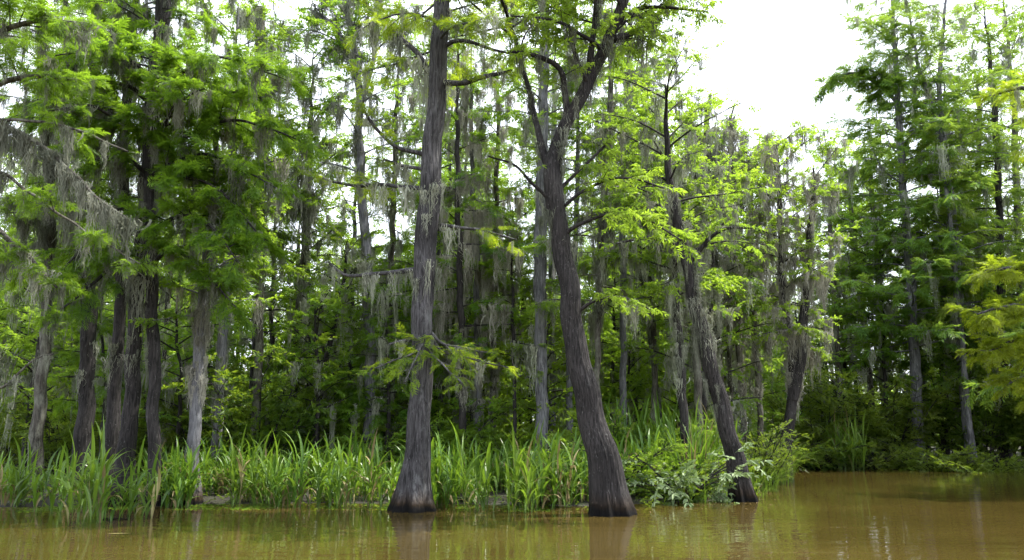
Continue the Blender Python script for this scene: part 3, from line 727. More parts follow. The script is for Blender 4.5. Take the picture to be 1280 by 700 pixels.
mid('thin pale mossy trunk, left one of the group right of the shaggy leaning tree', [(930, 555, 10), (927, 480, 9), (922, 400, 9), (918, 300, 8), (916, 200, 6)], 29, H=12.5, bark=M_BARKM, moss=1.6, tmoss=90, tmossz=(3, 10), seed=next(seeds), kind='small', leaf=M_BRD, name='tupelo_tree', mossm=M_MOSST)
mid('thin pale mossy trunk, right one of the group right of the shaggy leaning tree', [(952, 560, 9), (948, 480, 9), (942, 400, 8), (938, 300, 8), (940, 200, 6)], 31, H=12.0, bark=M_BARKM, moss=1.6, tmoss=80, tmossz=(3, 9), seed=next(seeds), kind='small', leaf=M_BRD, name='tupelo_tree', mossm=M_MOSST)
mid('twin-stemmed tree wrapped in heavy moss at the tip of the reed bank', [(978, 590, 22), (984, 545, 17), (990, 500, 14), (990, 450, 11), (984, 400, 10), (978, 350, 10), (976, 300, 8), (974, 240, 7)], 26.5, H=11.5, bark=M_BARKD, moss=1.2, tmoss=120, tmossz=(3, 8.5), seed=next(seeds),
    kind='broad', leaf=M_ASH, name='tupelo_tree', crown0=4.2, limbL=(1.1, 2.1), mossm=M_MOSST,
    fork=[dict(p=[(988, 500, 14), (998, 460, 15), (1003, 410, 13), (1008, 360, 9), (1012, 300, 9), (1016, 250, 6)], moss=60, H=10.5, mlen=(.4, 1.2))])
# --- the far bank on the right
mid('tall cypress standing highest on the far bank', [(1150, 582, 18), (1146, 500, 15), (1142, 420, 14), (1136, 320, 13), (1128, 220, 11), (1122, 120, 8), (1116, 20, 5)], 37, H=23, leaf=M_CYPB, bark=M_BARKG, moss=.1, crown0=5.0, nlimb=52, limbL=(2.2, 4.6), spray=.58, per_m=4.0, dens=2.0, seed=next(seeds), up=.1, sag=.1, subl=.36, kind='cypress_far',
    limbs=[dict(p=[(1124, 130, 5), (1090, 100, 5), (1060, 92, 4), (1030, 108, 1)], leaf=4, moss=0, start=.0, sub=.5)])
mid('double-topped cypress right of the tallest one on the far bank', [(1214, 588, 15), (1206, 500, 13), (1200, 420, 13), (1196, 330, 13), (1188, 250, 13), (1180, 190, 10), (1165, 130, 7), (1150, 90, 5), (1140, 40, 3)], 36.5, H=22, leaf=M_CYPB, bark=M_BARKG, moss=.15, crown0=5.5, nlimb=30, limbL=(1.8, 3.8), spray=.58, per_m=4.0, dens=1.9, seed=next(seeds), kind='cypress_far',
    fork=[dict(p=[(1182, 215, 8), (1178, 160, 7), (1174, 110, 6), (1178, 50, 4), (1182, 0, 3)], H=23, lean=.5)])
mid('grey trunk with white bark patches at the far water edge', [(1218, 590, 10), (1212, 530, 8), (1206, 470, 8), (1200, 400, 7), (1190, 300, 6)], 35.5, H=16, leaf=M_CYPB, bark=M_BARKG, moss=.3, crown0=6, nlimb=20, seed=next(seeds), kind='cypress_far', spray=.58, per_m=4.0, dens=2.0)
mid('dark cypress behind the double-topped one', [(1182, 580, 12), (1180, 500, 11), (1180, 400, 11), (1186, 300, 10), (1186, 200, 8)], 40, H=20, leaf=M_CYPB, bark=M_BARKD, moss=.3, crown0=5, nlimb=30, limbL=(1.8, 3.6), seed=next(seeds), kind='cypress_far', spray=.58, per_m=4.0, dens=2.0)
mid('slim leaning trunk left of the tall far cypress', [(1092, 580, 9), (1088, 480, 8), (1080, 400, 8), (1070, 320, 7), (1062, 240, 5)], 39, H=14, leaf=M_BRD, bark=M_BARKM, moss=.4, crown0=5, nlimb=18, seed=next(seeds), kind='broad', name='tupelo_tree', limbL=(1.3, 2.6))
mid('slim upright trunk at the left end of the far bank', [(1052, 580, 9), (1050, 500, 8), (1046, 420, 8), (1040, 330, 7), (1036, 250, 5)], 38, H=13.5, leaf=M_BRD, bark=M_BARKM, moss=.5, crown0=4.5, nlimb=18, seed=next(seeds), kind='broad', name='tupelo_tree', limbL=(1.3, 2.6))
mid('dark cypress at the right edge of the picture on the far bank', [(1258, 588, 14), (1256, 500, 12), (1252, 400, 12), (1250, 300, 11), (1246, 180, 9)], 37.5, H=23, leaf=M_CYPB, bark=M_BARKD, moss=.3, crown0=4.5, nlimb=32, limbL=(2.0, 3.8), seed=next(seeds), kind='cypress_far', spray=.58, per_m=4.0, dens=2.0)
mid('loose light-leaved tree filling the top right corner', [(1285, 588, 13), (1280, 500, 11), (1276, 400, 10), (1272, 280, 9), (1268, 150, 8)], 40, H=25, leaf=M_BRD, bark=M_BARKM, moss=.3, crown0=5, nlimb=26, seed=next(seeds), kind='broad', name='tupelo_tree', limbL=(1.8, 3.6), spray=.6, per_m=3.5, dens=2.4)
mid('loose light-leaved tree showing between the tall far cypresses', [(1226, 588, 11), (1226, 500, 10), (1224, 400, 9), (1222, 280, 8), (1224, 150, 7)], 43, H=22, leaf=M_BRD, bark=M_BARKM, moss=.3, crown0=5, nlimb=24, seed=next(seeds), kind='broad', name='tupelo_tree', limbL=(1.8, 3.4), spray=.6, per_m=3.5, dens=2.4)
mid('rounded light-leaved tree left of the tallest far cypress', [(1110, 584, 10), (1106, 500, 9), (1100, 400, 8), (1096, 320, 8), (1090, 250, 7)], 41, H=16, leaf=M_BRD, bark=M_BARKM, moss=.4, crown0=4.5, nlimb=22, seed=next(seeds), kind='broad', name='tupelo_tree', limbL=(1.6, 3.2), spray=.6, per_m=3.5, dens=2.4)
# branches that reach in from trees just outside the frame
mid('yellow-green cypress boughs reaching in at the right edge', [(1352, 600, 26), (1350, 500, 24), (1346, 400, 22), (1344, 300, 20), (1340, 150, 17)], 22, H=12, leaf=M_CYPY, bark=M_BARK, moss=.1, crown0=9.5, nlimb=8, seed=next(seeds), spray=.36, per_m=7,
    limbs=[dict(p=[(1346, 330, 9), (1300, 335, 7), (1270, 335, 5), (1232, 338, 2)], lean=-.8, leaf=1.6, moss=0, sub=.5),
           dict(p=[(1346, 380, 9), (1300, 385, 7), (1265, 382, 5), (1222, 392, 2)], lean=-1.2, leaf=1.6, moss=0, sub=.5),
           dict(p=[(1347, 420, 9), (1305, 430, 7), (1272, 425, 5), (1235, 440, 2)], lean=-.9, leaf=1.8, moss=0, sub=.5),
           dict(p=[(1348, 470, 9), (1310, 478, 7), (1282, 470, 5), (1258, 482, 2)], lean=-.6, leaf=1.6, moss=0, sub=.5),
           dict(p=[(1344, 140, 9), (1315, 125, 7), (1275, 110, 5), (1240, 120, 2)], lean=.6, leaf=1.0, moss=.2, sub=.5)])
mid('grey boughs draped with moss reaching in at the left edge', [(-55, 640, 30), (-52, 500, 26), (-50, 350, 24), (-48, 200, 22), (-46, 50, 19)], 15.5, H=12, leaf=M_CYP, bark=M_BARKM, moss=.4, crown0=9.2, nlimb=8, seed=next(seeds), spray=.34, per_m=6, mossm=M_MOSSD,
    limbs=[dict(p=[(-48, 100, 8), (0, 150, 5), (50, 180, 4.5), (90, 215, 4), (125, 250, 3), (158, 272, 2)], lean=-.8, leaf=0, moss=7, mlen=(.2, 1.0)),
           dict(p=[(-48, 205, 6), (0, 215, 4), (50, 250, 3.5), (100, 285, 3), (150, 315, 2), (175, 330, 2)], lean=-.4, leaf=.5, moss=2.6, mlen=(.3, .9)),
           dict(p=[(-48, 160, 6), (20, 150, 4), (90, 160, 3), (160, 190, 2)], lean=-.6, leaf=.15, moss=1.0),
           dict(p=[(-50, 480, 5), (0, 485, 3.5), (25, 465, 3), (45, 448, 2), (66, 443, 2)], lean=-.3, leaf=0, moss=1.0, mlen=(.2, .5)),
           dict(p=[(-47, 60, 9), (0, 40, 7), (50, 25, 6), (110, 30, 3)], lean=-.6, leaf=1.6, moss=1.2, sub=.5, mlen=(.3, 1.2)),
           dict(p=[(-47, 130, 8), (0, 105, 7), (45, 95, 6), (100, 100, 3)], lean=-.6, leaf=1.6, moss=1.2, sub=.5, mlen=(.3, 1.0)),
           dict(p=[(-48, 250, 8), (0, 290, 7), (35, 320, 5), (70, 360, 3)], lean=-.4, leaf=1.0, moss=1.8, sub=.5, mlen=(.4, 1.2))])

for i, (x, y, H, lab) in enumerate([(18.6, 24.5, 14, 'cypress added for shade on the near right bank outside the right edge, nearest the camera'), (21.2, 28.5, 15, 'cypress added for shade on the right bank just outside the right edge, second nearest'),
                                (23.6, 31.5, 16, 'cypress added for shade on the right bank just outside the right edge, third nearest'), (25.0, 35.0, 17, 'cypress added for shade at the corner of the right bank and the far bank')]):
    px = 640 + x / y * F * .985  # trees added outside the frame so their crowns shade the far bank
    mid(lab, [(px, 560, 16), (px, 450, 13), (px + 4, 300, 11)], y, H=H, leaf=M_CYPB, moss=.1, crown0=3.2, nlimb=20, limbL=(2.2, 4.2), kind='cypress_far', spray=.58, per_m=4.0, dens=2.4, seed=next(seeds), bark=M_BARK)
# ------------------------------------------------------------------ the woods behind: a few kinds, copied
GR = 'slim trees in the depth of the swamp forest'
def proto(label, name, X, Y, seed, **k):
    # a straight stem of its own standing at (X, Y)
    px = 640 + X / Y * F * .985
    lean = k.pop('leanpx', 6)
    return mid(label, [(px, 560, k.pop('w', 8)), (px + lean * .3, 450, 6.5), (px + lean, 300, 6)], Y, name=name, seed=seed, group=GR, **k)
FAR_C = 'slim cypress with feathery green sprays, deep in the forest'
FAR_T = 'slim broad-leaved tree with light yellow-green leaves, deep in the forest'
FAR_M = 'slim grey tree hung with moss, deep in the forest'
FAR_D = 'dark slender trunk with a thin crown, deep in the forest'
protos = [
    proto(FAR_C, 'cypress_tree', -12, 33, 501, kind='cypress_far', leaf=M_CYP, H=17, crown0=4.0, nlimb=26, limbL=(1.5, 3.0), spray=.6, per_m=3.2, dens=2.0, moss=.3),
    proto(FAR_C, 'cypress_tree', -3, 35, 502, kind='cypress_far', leaf=M_CYP, H=19, crown0=6.0, nlimb=26, limbL=(1.5, 3.2), spray=.6, per_m=3.2, dens=2.0, moss=.3),
    proto(FAR_T, 'tupelo_tree', -7, 34, 503, kind='broad', leaf=M_BRD, H=14, crown0=3.5, nlimb=20, limbL=(1.5, 2.8), spray=.55, per_m=3.0, dens=2.0, moss=.3),
    proto(FAR_T, 'tupelo_tree', 5, 33, 504, kind='broad', leaf=M_ASH, H=12, crown0=3.0, nlimb=18, limbL=(1.4, 2.6), spray=.55, per_m=3.0, dens=2.0, moss=.3),
    proto(FAR_M, 'mossy_tree', 8, 36, 505, kind='small', leaf=M_BRD, H=13, crown0=4.5, nlimb=14, limbL=(1.0, 2.2), spray=.5, per_m=3.0, dens=1.8, moss=1.3, tmoss=70, tmossz=(3, 11), bark=M_BARKM, moss_len=(.5, 1.6)),
    proto(FAR_M, 'mossy_tree', -17, 36, 506, kind='broad', leaf=M_BRD, H=15, crown0=5.5, nlimb=14, limbL=(1.2, 2.4), spray=.5, per_m=3.0, dens=1.8, moss=1.2, tmoss=70, tmossz=(3, 12), bark=M_BARKM, moss_len=(.5, 1.6)),
    proto(FAR_D, 'slender_tree', 1.5, 32, 507, kind='broad', leaf=M_BRD, H=13, crown0=7.5, nlimb=10, limbL=(1.0, 2.2), spray=.5, per_m=3.0, dens=1.8, moss=.6, tmoss=20, bark=M_BARKD, w=6),
    proto(FAR_D, 'slender_tree', -9.5, 31, 508, kind='small', leaf=M_SHR, H=10, crown0=4.5, nlimb=10, limbL=(1.0, 2.0), spray=.5, per_m=3.0, dens=1.8, moss=.6, tmoss=20, bark=M_BARKD, w=6),
]
rb = np.random.default_rng(77)
placed = [(-12, 33), (-3, 35), (-7, 34), (5, 33), (8, 36), (-17, 36), (1.5, 32), (-9.5, 31)]
cnt = 0
def free(x, y, d):
    return all((x - a) ** 2 + (y - b) ** 2 > d * d for a, b in placed)
for band, (y0, y1, n, dmin) in enumerate([(27, 40, 24, 1.6), (40, 54, 22, 2.2), (54, 66, 16, 2.8)]):
    tries = 0; k = 0
    while k < n and tries < 4000:
        tries += 1
        y = rb.uniform(y0, y1); x = rb.uniform(-.68 * y, .66 * y)
        px = 640 + x / y * F
        if y < 40 and x > 9: continue
        if y < shore_y(x) + 2.5: continue
        if not free(x, y, dmin): continue
        # thinner canopy where the photo opens to the sky
        open_ = 850 < px < 1035 or 385 < px < 530 or 630 < px < 700
        if (385 < px < 530 or 630 < px < 700) and rb.random() < .5: continue
        w = np.array([1.2, 1.2, 1.3, 1.1, 1.0, .9, 1.2, 1.0])
        if px < 380: w = np.array([2.0, 2.0, 1.3, .4, .8, .9, 1.4, 1.4])
        if px > 1000: w = np.array([2.2, 2.0, 1.3, .8, .3, .3, .8, .8])
        if 380 < px < 850: w = np.array([.7, .5, 2.0, 2.0, .6, .4, 1.2, 1.0])
        if open_: w = np.array([.1, 0., .6, 1.3, 1.2, .2, 1.4, 2.0])
        p = protos[rb.choice(8, p=w / w.sum())]
        s = rb.uniform(.85, 1.2) * (1 + .25 * band / 2)
        if open_: s = (1.18 if px > 800 else 1.0) * rb.uniform(.8, .98) * (.9 + .12 * band)
        dup(p, (x, y, 0), rb.uniform(0, 6.28), s, tilt=rb.normal(0, .03))
        placed.append((x, y)); k += 1; cnt += 1
print('far trees', cnt)

# ------------------------------------------------------------------ shrubs
def shrub(name, label, loc, rng_seed, h=2.2, w=1.6, stems=9, kind='small', leaf=None, group=None, spray=.36, per_m=6, dens=3.2, cat='shrub', lean=.5):
    rng = np.random.default_rng(rng_seed)
    base = np.array([loc[0], loc[1], 0.0]); root = empty(name, base, label, cat, group)
    g = Geo(); acc = new_acc()
    gz = float(ground_z(loc[0], loc[1]))
    for i in range(stems):
        a = 6.28 * i / stems + rng.uniform(-.4, .4)
        o = base + np.array([rng.normal(0, .12), rng.normal(0, .12), gz - .1])
        d = np.array([math.cos(a) * lean, math.sin(a) * lean, rng.uniform(.6, 1.1)])
        L = h * rng.uniform(.7, 1.15) / max(.5, norm(d)[2]) ** .5
        q = grow_limb(o, d, L, rng, .22, .05, .05)
        tube(g, q, np.linspace(.022, .006, len(q)), 5)
        dress(q, rng, acc, kind, dens, .42 * w / 1.6, spray, per_m, .06, .15, moss=0)
    finish(acc, root, base, rng, kind, leaf or M_SHR, M_BARKD, M_MOSS, g)
    g.build('stems', M_BARKD, root, base, True)
    return root
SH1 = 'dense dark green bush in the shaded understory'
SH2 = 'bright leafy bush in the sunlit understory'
_shrub = shrub
def shrub(*a, **k2):
    if len(a) > 3 and 600 <= a[3] < 610: k2['per_m'] = k2.get('per_m', 6) * 2.2; k2['dens'] = 4.6
    return _shrub(*a, **k2)
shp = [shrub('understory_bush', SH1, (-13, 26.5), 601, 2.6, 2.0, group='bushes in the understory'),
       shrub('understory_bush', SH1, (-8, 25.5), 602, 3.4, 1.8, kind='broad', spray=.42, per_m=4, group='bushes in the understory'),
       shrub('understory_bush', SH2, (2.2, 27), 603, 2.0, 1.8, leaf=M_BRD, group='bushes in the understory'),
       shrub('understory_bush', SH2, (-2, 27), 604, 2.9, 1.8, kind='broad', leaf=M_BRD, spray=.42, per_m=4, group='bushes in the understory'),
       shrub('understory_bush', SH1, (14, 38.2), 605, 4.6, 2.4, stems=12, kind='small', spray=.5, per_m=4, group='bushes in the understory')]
k = 0; tries = 0; sp = []
while k < 110 and tries < 6000:
    tries += 1
    y = 23.5 + 26 * rb.random() ** 1.3; x = rb.uniform(-.7 * y, .72 * y)
    if y < shore_y(x) + (1.2 if x > 10 else 4.5): continue
    if not all((x - a) ** 2 + (y - b) ** 2 > 1.6 ** 2 for a, b in sp): continue
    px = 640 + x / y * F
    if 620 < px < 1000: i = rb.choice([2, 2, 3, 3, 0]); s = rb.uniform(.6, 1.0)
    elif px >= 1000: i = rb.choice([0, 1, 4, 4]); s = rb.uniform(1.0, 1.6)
    elif px < 330: i = rb.choice([0, 0, 1, 1, 4]); s = rb.uniform(.8, 1.3)  # only dark-leaved bushes here: the left side's shade is put into leaf colour
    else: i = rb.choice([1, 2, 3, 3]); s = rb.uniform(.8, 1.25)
    o = dup(shp[i], (x, y, 0), rb.uniform(0, 6.28), s)
    sp.append((x, y)); k += 1
SP1 = 'small understory tree with layered light green leaves'
SP2 = 'small understory cypress with flat feathery layers'
sap = [mid(SP1, [(640 + x / y * F, 560, 7), (644 + x / y * F, 480, 5), (640 + x / y * F, 420, 4)], y, name='understory_tree', cat='small tree', group='small trees under the tall ones', seed=sd, H=h, crown0=1.6, nlimb=15, limbL=(.9, 2.1), moss=.15, bark=M_BARKD, top_r=.012, **kk)
       for x, y, sd, h, kk in [(-6, 24.5, 651, 5.5, dict(kind='broad', leaf=M_BRD)), (-10, 24, 652, 7.0, dict(kind='small', leaf=M_BRD)), (1, 26, 653, 5.0, dict(kind='broad', leaf=M_ASH))]]
sap += [mid(SP2, [(640 + x / y * F, 560, 7), (644 + x / y * F, 480, 5), (640 + x / y * F, 420, 4)], y, name='understory_tree', cat='small tree', group='small trees under the tall ones', seed=sd, H=h, crown0=2.0, nlimb=18, limbL=(.9, 2.3), moss=.3, bark=M_BARKD, top_r=.012, kind='cypress', leaf=lf)
       for x, y, sd, h, lf in [(-4, 25.5, 654, 6.5, M_CYP), (-12, 23.5, 655, 8.0, M_CYP)]]
k = 0; tries = 0; sq = [(-6, 24.5), (-10, 24), (1, 26), (-4, 25.5), (-12, 23.5)]
while k < 95 and tries < 6000:
    tries += 1
    y = 24.5 + 30 * rb.random() ** 1.0; x = rb.uniform(-.68 * y, .7 * y)
    if y < shore_y(x) + (.8 if x > 10 else 4.3): continue
    if not all((x - a) ** 2 + (y - b) ** 2 > 1.9 ** 2 for a, b in sq): continue
    px = 640 + x / y * F
    if px < 380: w = [1, 2, .2, 1, 1]
    elif px < 640: w = [2, 2.5, 1.5, 1, .5]
    elif px < 1000: w = [2, 2, 2, .4, .2]
    else: w = [1, 2, .8, 2, 2]
    w = np.array(w) / sum(w); s = rb.uniform(.75, 1.3) * (1 + (y - 22) / 60)
    if 640 < px < 760 and y < 30: continue
    dup(sap[rb.choice(5, p=w)], (x, y, 0), rb.uniform(0, 6.28), s, tilt=rb.normal(0, .05))
    sq.append((x, y)); k += 1
# far wood closing the view: one mass of foliage and stems nobody could count
def far_wood():
    rng = np.random.default_rng(9)
    g = Geo(); gs = Geo()
    n = 14000
    th = rng.uniform(-.78, .78, n); rr = rng.uniform(68, 90, n)
    x = np.tan(th * .95) * rr; y = rr
    top = 7.0 + 3.0 * np.sin(x * .11) + 2.5 * np.sin(x * .31 + 1) + 1.5 * np.sin(x * .83)
    z = rng.uniform(0, 1, n) ** .8 * top
    B = np.stack([x, y, z], 1); f = rng.normal(0, 1, (n, 3)); f[:, 2] *= .3
    M = frames(f, np.tile([0, 0, 1.0], (n, 1)), rng, .6) * rng.uniform(1.2, 2.4, n)[:, None, None]
    w = rng.integers(0, 4, n)
    for k in range(4): g.stamp(BRD[k], M[w == k], B[w == k], rng.uniform(0, 1, int((w == k).sum())))
    o = g.build('far_wood', M_BRD); tag(o, 'hazy mass of light green woods closing the view behind the trees', 'woods', kind='stuff')
    m = 150
    x = rng.uniform(-85, 85, m); y = rng.uniform(66, 86, m)
    P = np.stack([np.stack([x + rng.normal(0, .3, m), y, np.full(m, h)], 1) for h in (0, 4, 8, 12.)], 1)
    thin_batch(gs, P, rng.uniform(.12, .3, m), np.full(m, .06))
    o = gs.build('far_trunks', M_BARKM); tag(o, 'grey trunks crowded together in the farthest woods', 'woods', kind='stuff')
far_wood()

# ------------------------------------------------------------------ reeds and waterside plants
def blade(rng, h, w, bend, az, o, seg=8, tilt=.08):
    t = np.linspace(0, 1, seg)
    d = np.array([math.cos(az), math.sin(az)]); s = np.array([-d[1], d[0], 0.0])
    th = bend * t ** 1.35                      # angle from the vertical
    dl = h / (seg - 1)
    hx = np.r_[0, np.cumsum(np.sin(th[:-1] + tilt) * dl)]; hz = np.r_[0, np.cumsum(np.cos(th[:-1] + tilt) * dl)]
    P = np.stack([o[0] + d[0] * hx, o[1] + d[1] * hx, o[2] + hz], 1)
    ww = w * np.array([.35, .65, .92, 1, .9, .68, .36, .04])[:seg]
    tw = rng.normal(0, .5); sv = norm(s + np.array([d[0], d[1], 0]) * tw * .5)
    up = np.array([math.cos(az) * -.0, 0, .0])
    nrm = norm(np.cross(np.gradient(P, axis=0), sv[None]))
    L = P + sv * ww[:, None] + nrm * ww[:, None] * .35; Rr = P - sv * ww[:, None] + nrm * ww[:, None] * .35
    V = np.stack([L, P, Rr], 1).reshape(-1, 3)
    q = []
    for i in range(seg - 1):
        a = 3 * i
        q += [[a, a + 1, a + 4, a + 3], [a + 1, a + 2, a + 5, a + 4]]
    return V, np.array(q)

def clump_geo(seed, n=34, h=(.8, 1.5), w=.022, spread=.22, bend=(.3, 1.9), stalk=True, dry=.10):
    rng = np.random.default_rng(seed); g = Geo(); gd = Geo()
    for i in range(n if not stalk else max(4, n // 3)):
        r = spread * rng.random() ** .6; a = rng.uniform(0, 6.28)
        o = np.array([r * math.cos(a), r * math.sin(a), -.12])
        az = a + rng.normal(0, .7); H = rng.uniform(*h) + .12
        dst = gd if rng.random() < dry else g
        if not stalk:
            V, q = blade(rng, H, w * rng.uniform(.6, 1.25), rng.uniform(*bend) * (.6 + .8 * r / spread), az, o)
            dst.add(V, q, rng.uniform(0, 1)); continue
        lean = rng.uniform(0, .22); d = np.array([math.cos(az) * lean, math.sin(az) * lean, 1.0]) ; sh = H * .62
        tp = o + d * sh
        thin_batch(dst, np.stack([o, o + d * sh * .5, tp])[None], np.array([.008]), np.array([.004]), .2)
        m = rng.integers(4, 7); a0 = rng.uniform(0, 3.14); ti = rng.uniform(0, .6)
        for k in range(m):
            f = .18 + .82 * k / (m - 1)
            b = o + d * sh * f
            aa = a0 + math.pi * k + rng.normal(0, .45)
            L = H * rng.uniform(.48, .75)
            bd = rng.uniform(*bend) * (1.0 if k < m - 1 else .45)
            V, q = blade(rng, L, w * rng.uniform(.7, 1.15), bd, aa, b, tilt=.22 if k < m - 1 else .05)
            (gd if (k == 0 and rng.random() < .25) else dst).add(V, q, min(1, ti + rng.uniform(0, .4)))
    return g, gd

def reed_clump(loc, label, seed, group=None, **k):
    root = empty('reed_clump', loc, label, 'reeds', group)
    g, gd = clump_geo(seed, **k)
    g.build('blades', M_REED, root); gd.build('dry_blades', M_DRY, root)
    return root

def gp(px, py):                              # water point seen at that pixel
    v = (350 - py) / F; t = CAMH / -(ST + v * CT)
    return np.array([(px - 640) / F * t, (CT - v * ST) * t, 0.0])

front = [(22, 634, 1.15, 'broad reed clump at the left edge of the picture, half in shade'),
         (58, 640, 1.1, 'reed clump leaning left in the shade, next to the left edge clump'),
         (103, 655, 1.45, 'tall bright reed clump standing farthest out in the water on the left'),
         (133, 652, 1.3, 'reed clump crowding the right side of the bright one farthest out'),
         (172, 648, 1.15, 'low reed clump with blades bent over the water below the shaggy trunk'),
         (218, 634, 1.15, 'small reed clump in front of the moss-curtained trunk'),
         (300, 632, 1.45, 'large reed clump with wide arching blades right of the moss-curtained trunk'),
         (335, 632, 1.3, 'reed clump overlapping the large arching one on its right'),
         (382, 634, 1.35, 'upright reed clump at the water edge midway to the big cypress'),
         (428, 634, 1.3, 'reed clump with pale bent blades below the tall pale tree'),
         (468, 635, 1.3, 'reed clump just left of the big cypress base'),
         (552, 634, 1.3, 'reed clump touching the right side of the big cypress base'),
         (600, 638, 1.4, 'reed clump standing in the water midway between the two big trees'),
         (655, 640, 1.4, 'dense reed clump reaching out in the water left of the leaning tree'),
         (700, 634, 1.3, 'reed clump beside the dark leaning tree on its left')]
rr_ = np.random.default_rng(5)
for i, (px, py, h, lab) in enumerate(front):
    p = gp(px, py)
    reed_clump(p, lab, 700 + i, group='reed clumps along the water edge', n=30 if px < 180 else 38, h=(h * .55, h * 1.1), w=.032, spread=.38, bend=(.9, 2.9))
reed_clump(gp(1062, 587) + [0, .1, 0], 'sunlit reed tuft on the far bank', 740, n=110, h=(1.1, 2.3), w=.036, spread=.7, bend=(.1, 1.6))

def reed_bed():
    rng = np.random.default_rng(66); G = Geo(); GD = Geo()
    T = [clump_geo(800 + i, n=27, h=(.5, 1.32), w=.031, spread=.36, bend=(.9, 2.9)) for i in range(8)]
    n = 0
    for _ in range(6000):
        x = rng.uniform(-13, 8.4); y = rng.uniform(16.6, 25)
        px = 640 + x / y * F
        d = y - shore_y(x)
        if px < 200: ok = .4 < d < 3.0 and rng.random() < .3
        elif px < 740: ok = -.35 < d < 5.5 and math.sin(x * 1.7 + y * 1.2) + math.sin(x * .9 - y * 2.3) > -.75 and (d > .6 or math.sin(x * 3.1) + math.sin(x * 7.7 + 1) > .1)
        elif px < 820: ok = 1.8 < d < 6
        elif px < 935: ok = 2.2 < d < 5
        else: ok = 1.2 < d < 4 and rng.random() < .7
        if not ok or rng.random() > .13: continue
        k = rng.integers(0, 8); s = (1.22 if 650 < px < 745 and d > 1 else 1.0) * rng.uniform(.5, 1.15) * (.9 + .15 * math.sin(x * 2.3) + .1 * math.sin(x * 5.9 + y * 3)); a = rng.uniform(0, 6.28)
        ca, sa = math.cos(a) * s, math.sin(a) * s
        M = np.array([[ca, -sa, 0], [sa, ca, 0], [0, 0, s]])
        o = np.array([x, y, max(0, float(ground_z(x, y)))])
        for src, dst in ((T[k][0], G), (T[k][1], GD)):
            if not src.v: continue
            v = np.concatenate(src.v) @ M.T + o
            dst.add(v, np.concatenate(src.q), np.clip(np.concatenate(src.t) * .6 + rng.uniform(0, .2) + .15 + .22 * math.sin(x * 1.4 + 1) * math.sin(y * 1.9), 0, 1))
        n += 1
    print('bed clumps', n)
    tag(G.build('reed_bed', M_REED), 'thick bed of arching green reeds along the near bank', 'reeds', kind='stuff')
    tag(GD.build('dry_reeds', M_DRY), 'dead straw-coloured reed blades scattered in the reed bed', 'reeds', kind='stuff')
reed_bed()

# leafy bank between the leaning trees
shrub('leafy_bush', 'yellow-green leafy bush close on the right of the dark leaning tree base', gp(782, 626) + [0, .9, 0], 901, 2.0, 1.7, stems=18, kind='broad', leaf=M_ASH, spray=.24, per_m=12, dens=5, lean=1.0)
shrub('leafy_bush', 'tangled light green bush above the yellow-green one', gp(800, 620) + [0, 2.6, 0], 902, 2.4, 2.0, stems=22, kind='ash', leaf=M_BRD, spray=.24, per_m=12, dens=5, lean=.8)
shrub('leafy_bush', 'mid green bush filling the bank behind the pale-leaved vine', gp(850, 620) + [0, 1.5, 0], 903, 1.5, 1.9, stems=26, kind='ash', leaf=M_BRD, spray=.24, per_m=12, dens=5, lean=1.0)
shrub('leafy_bush', 'low green bush at the foot of the shaggy leaning tree', gp(900, 620) + [0, .9, 0], 907, 1.2, 1.8, stems=18, kind='broad', leaf=M_SHR, spray=.24, per_m=12, dens=5, lean=1.0)
shrub('willow_shrub', 'fine-leaved bright shrub right of the shaggy leaning tree', gp(955, 612) + [0, .5, 0], 904, 2.6, 1.5, stems=24, kind='small', leaf=M_SHR, spray=.24, per_m=13, dens=5, lean=.4)
shrub('willow_shrub', 'lower shrub drooping towards the water at the tip of the bank', gp(966, 605) + [0, .6, 0], 905, 1.7, 1.6, stems=20, kind='small', leaf=M_SHR, spray=.24, per_m=13, dens=5, lean=.45)
vine = shrub('vine_bush', 'vine bush with large pale silvery leaves hanging over the water between the leaning trees', gp(862, 628) + [0, .35, 0], 906, 1.7, 2.0, stems=14, kind='broad', leaf=M_PALE, spray=.62, per_m=1.5, dens=1.3, lean=1.1)
reed_clump(gp(868, 620) + [0, .35, 0], 'dark green upright sword-leaf clump rising behind the pale-leaved vine', 910, stalk=False, n=90, h=(1.5, 2.3), w=.024, spread=.5, bend=(.1, 1.0))
for _i, (_px, _dy, _h, _lab) in enumerate([(832, 1.3, 2.0, 'light green sword-leaf clump left of the dark green one'), (800, 1.6, 2.0, 'arching reed clump standing tall behind the yellow-green bush'),
        (775, 2.0, 2.0, 'bright reed clump half hidden by the dark leaning tree on its right side'), (890, 1.4, 2.1, 'bright reed clump touching the left side of the shaggy leaning tree'), (852, 2.4, 2.1, 'bright reed clump at the top of the mound between the leaning trees')]):
    reed_clump(gp(_px, 618) + [0, _dy, .1], _lab, 950 + _i, n=66, h=(_h * .65, _h * 1.1), w=.034, spread=.5, bend=(.7, 2.5))
shrub('leafy_bush', 'dark green low bush tangled under the pale-leaved vine', gp(848, 627) + [0, .5, 0], 908, 1.2, 1.8, stems=20, kind='broad', leaf=M_SHR, spray=.24, per_m=12, dens=5, lean=1.1)
reed_clump(gp(948, 614) + [0, .2, 0], 'fine grass tuft on the water edge just right of the shaggy leaning tree', 916, stalk=False, dry=.05, n=220, h=(.5, 1.2), w=.008, spread=.6, bend=(.8, 2.2))
reed_clump(gp(925, 622) + [0, .1, 0], 'short fine grass at the foot of the shaggy leaning tree', 917, stalk=False, dry=.1, n=160, h=(.3, .7), w=.007, spread=.7, bend=(.8, 2.2))
reed_clump(gp(972, 606) + [0, .3, .02], 'long thin grass arching over the water at the tip of the bank', 912, stalk=False, dry=.05, n=260, h=(1.0, 2.0), w=.008, spread=.6, bend=(1.0, 2.4))
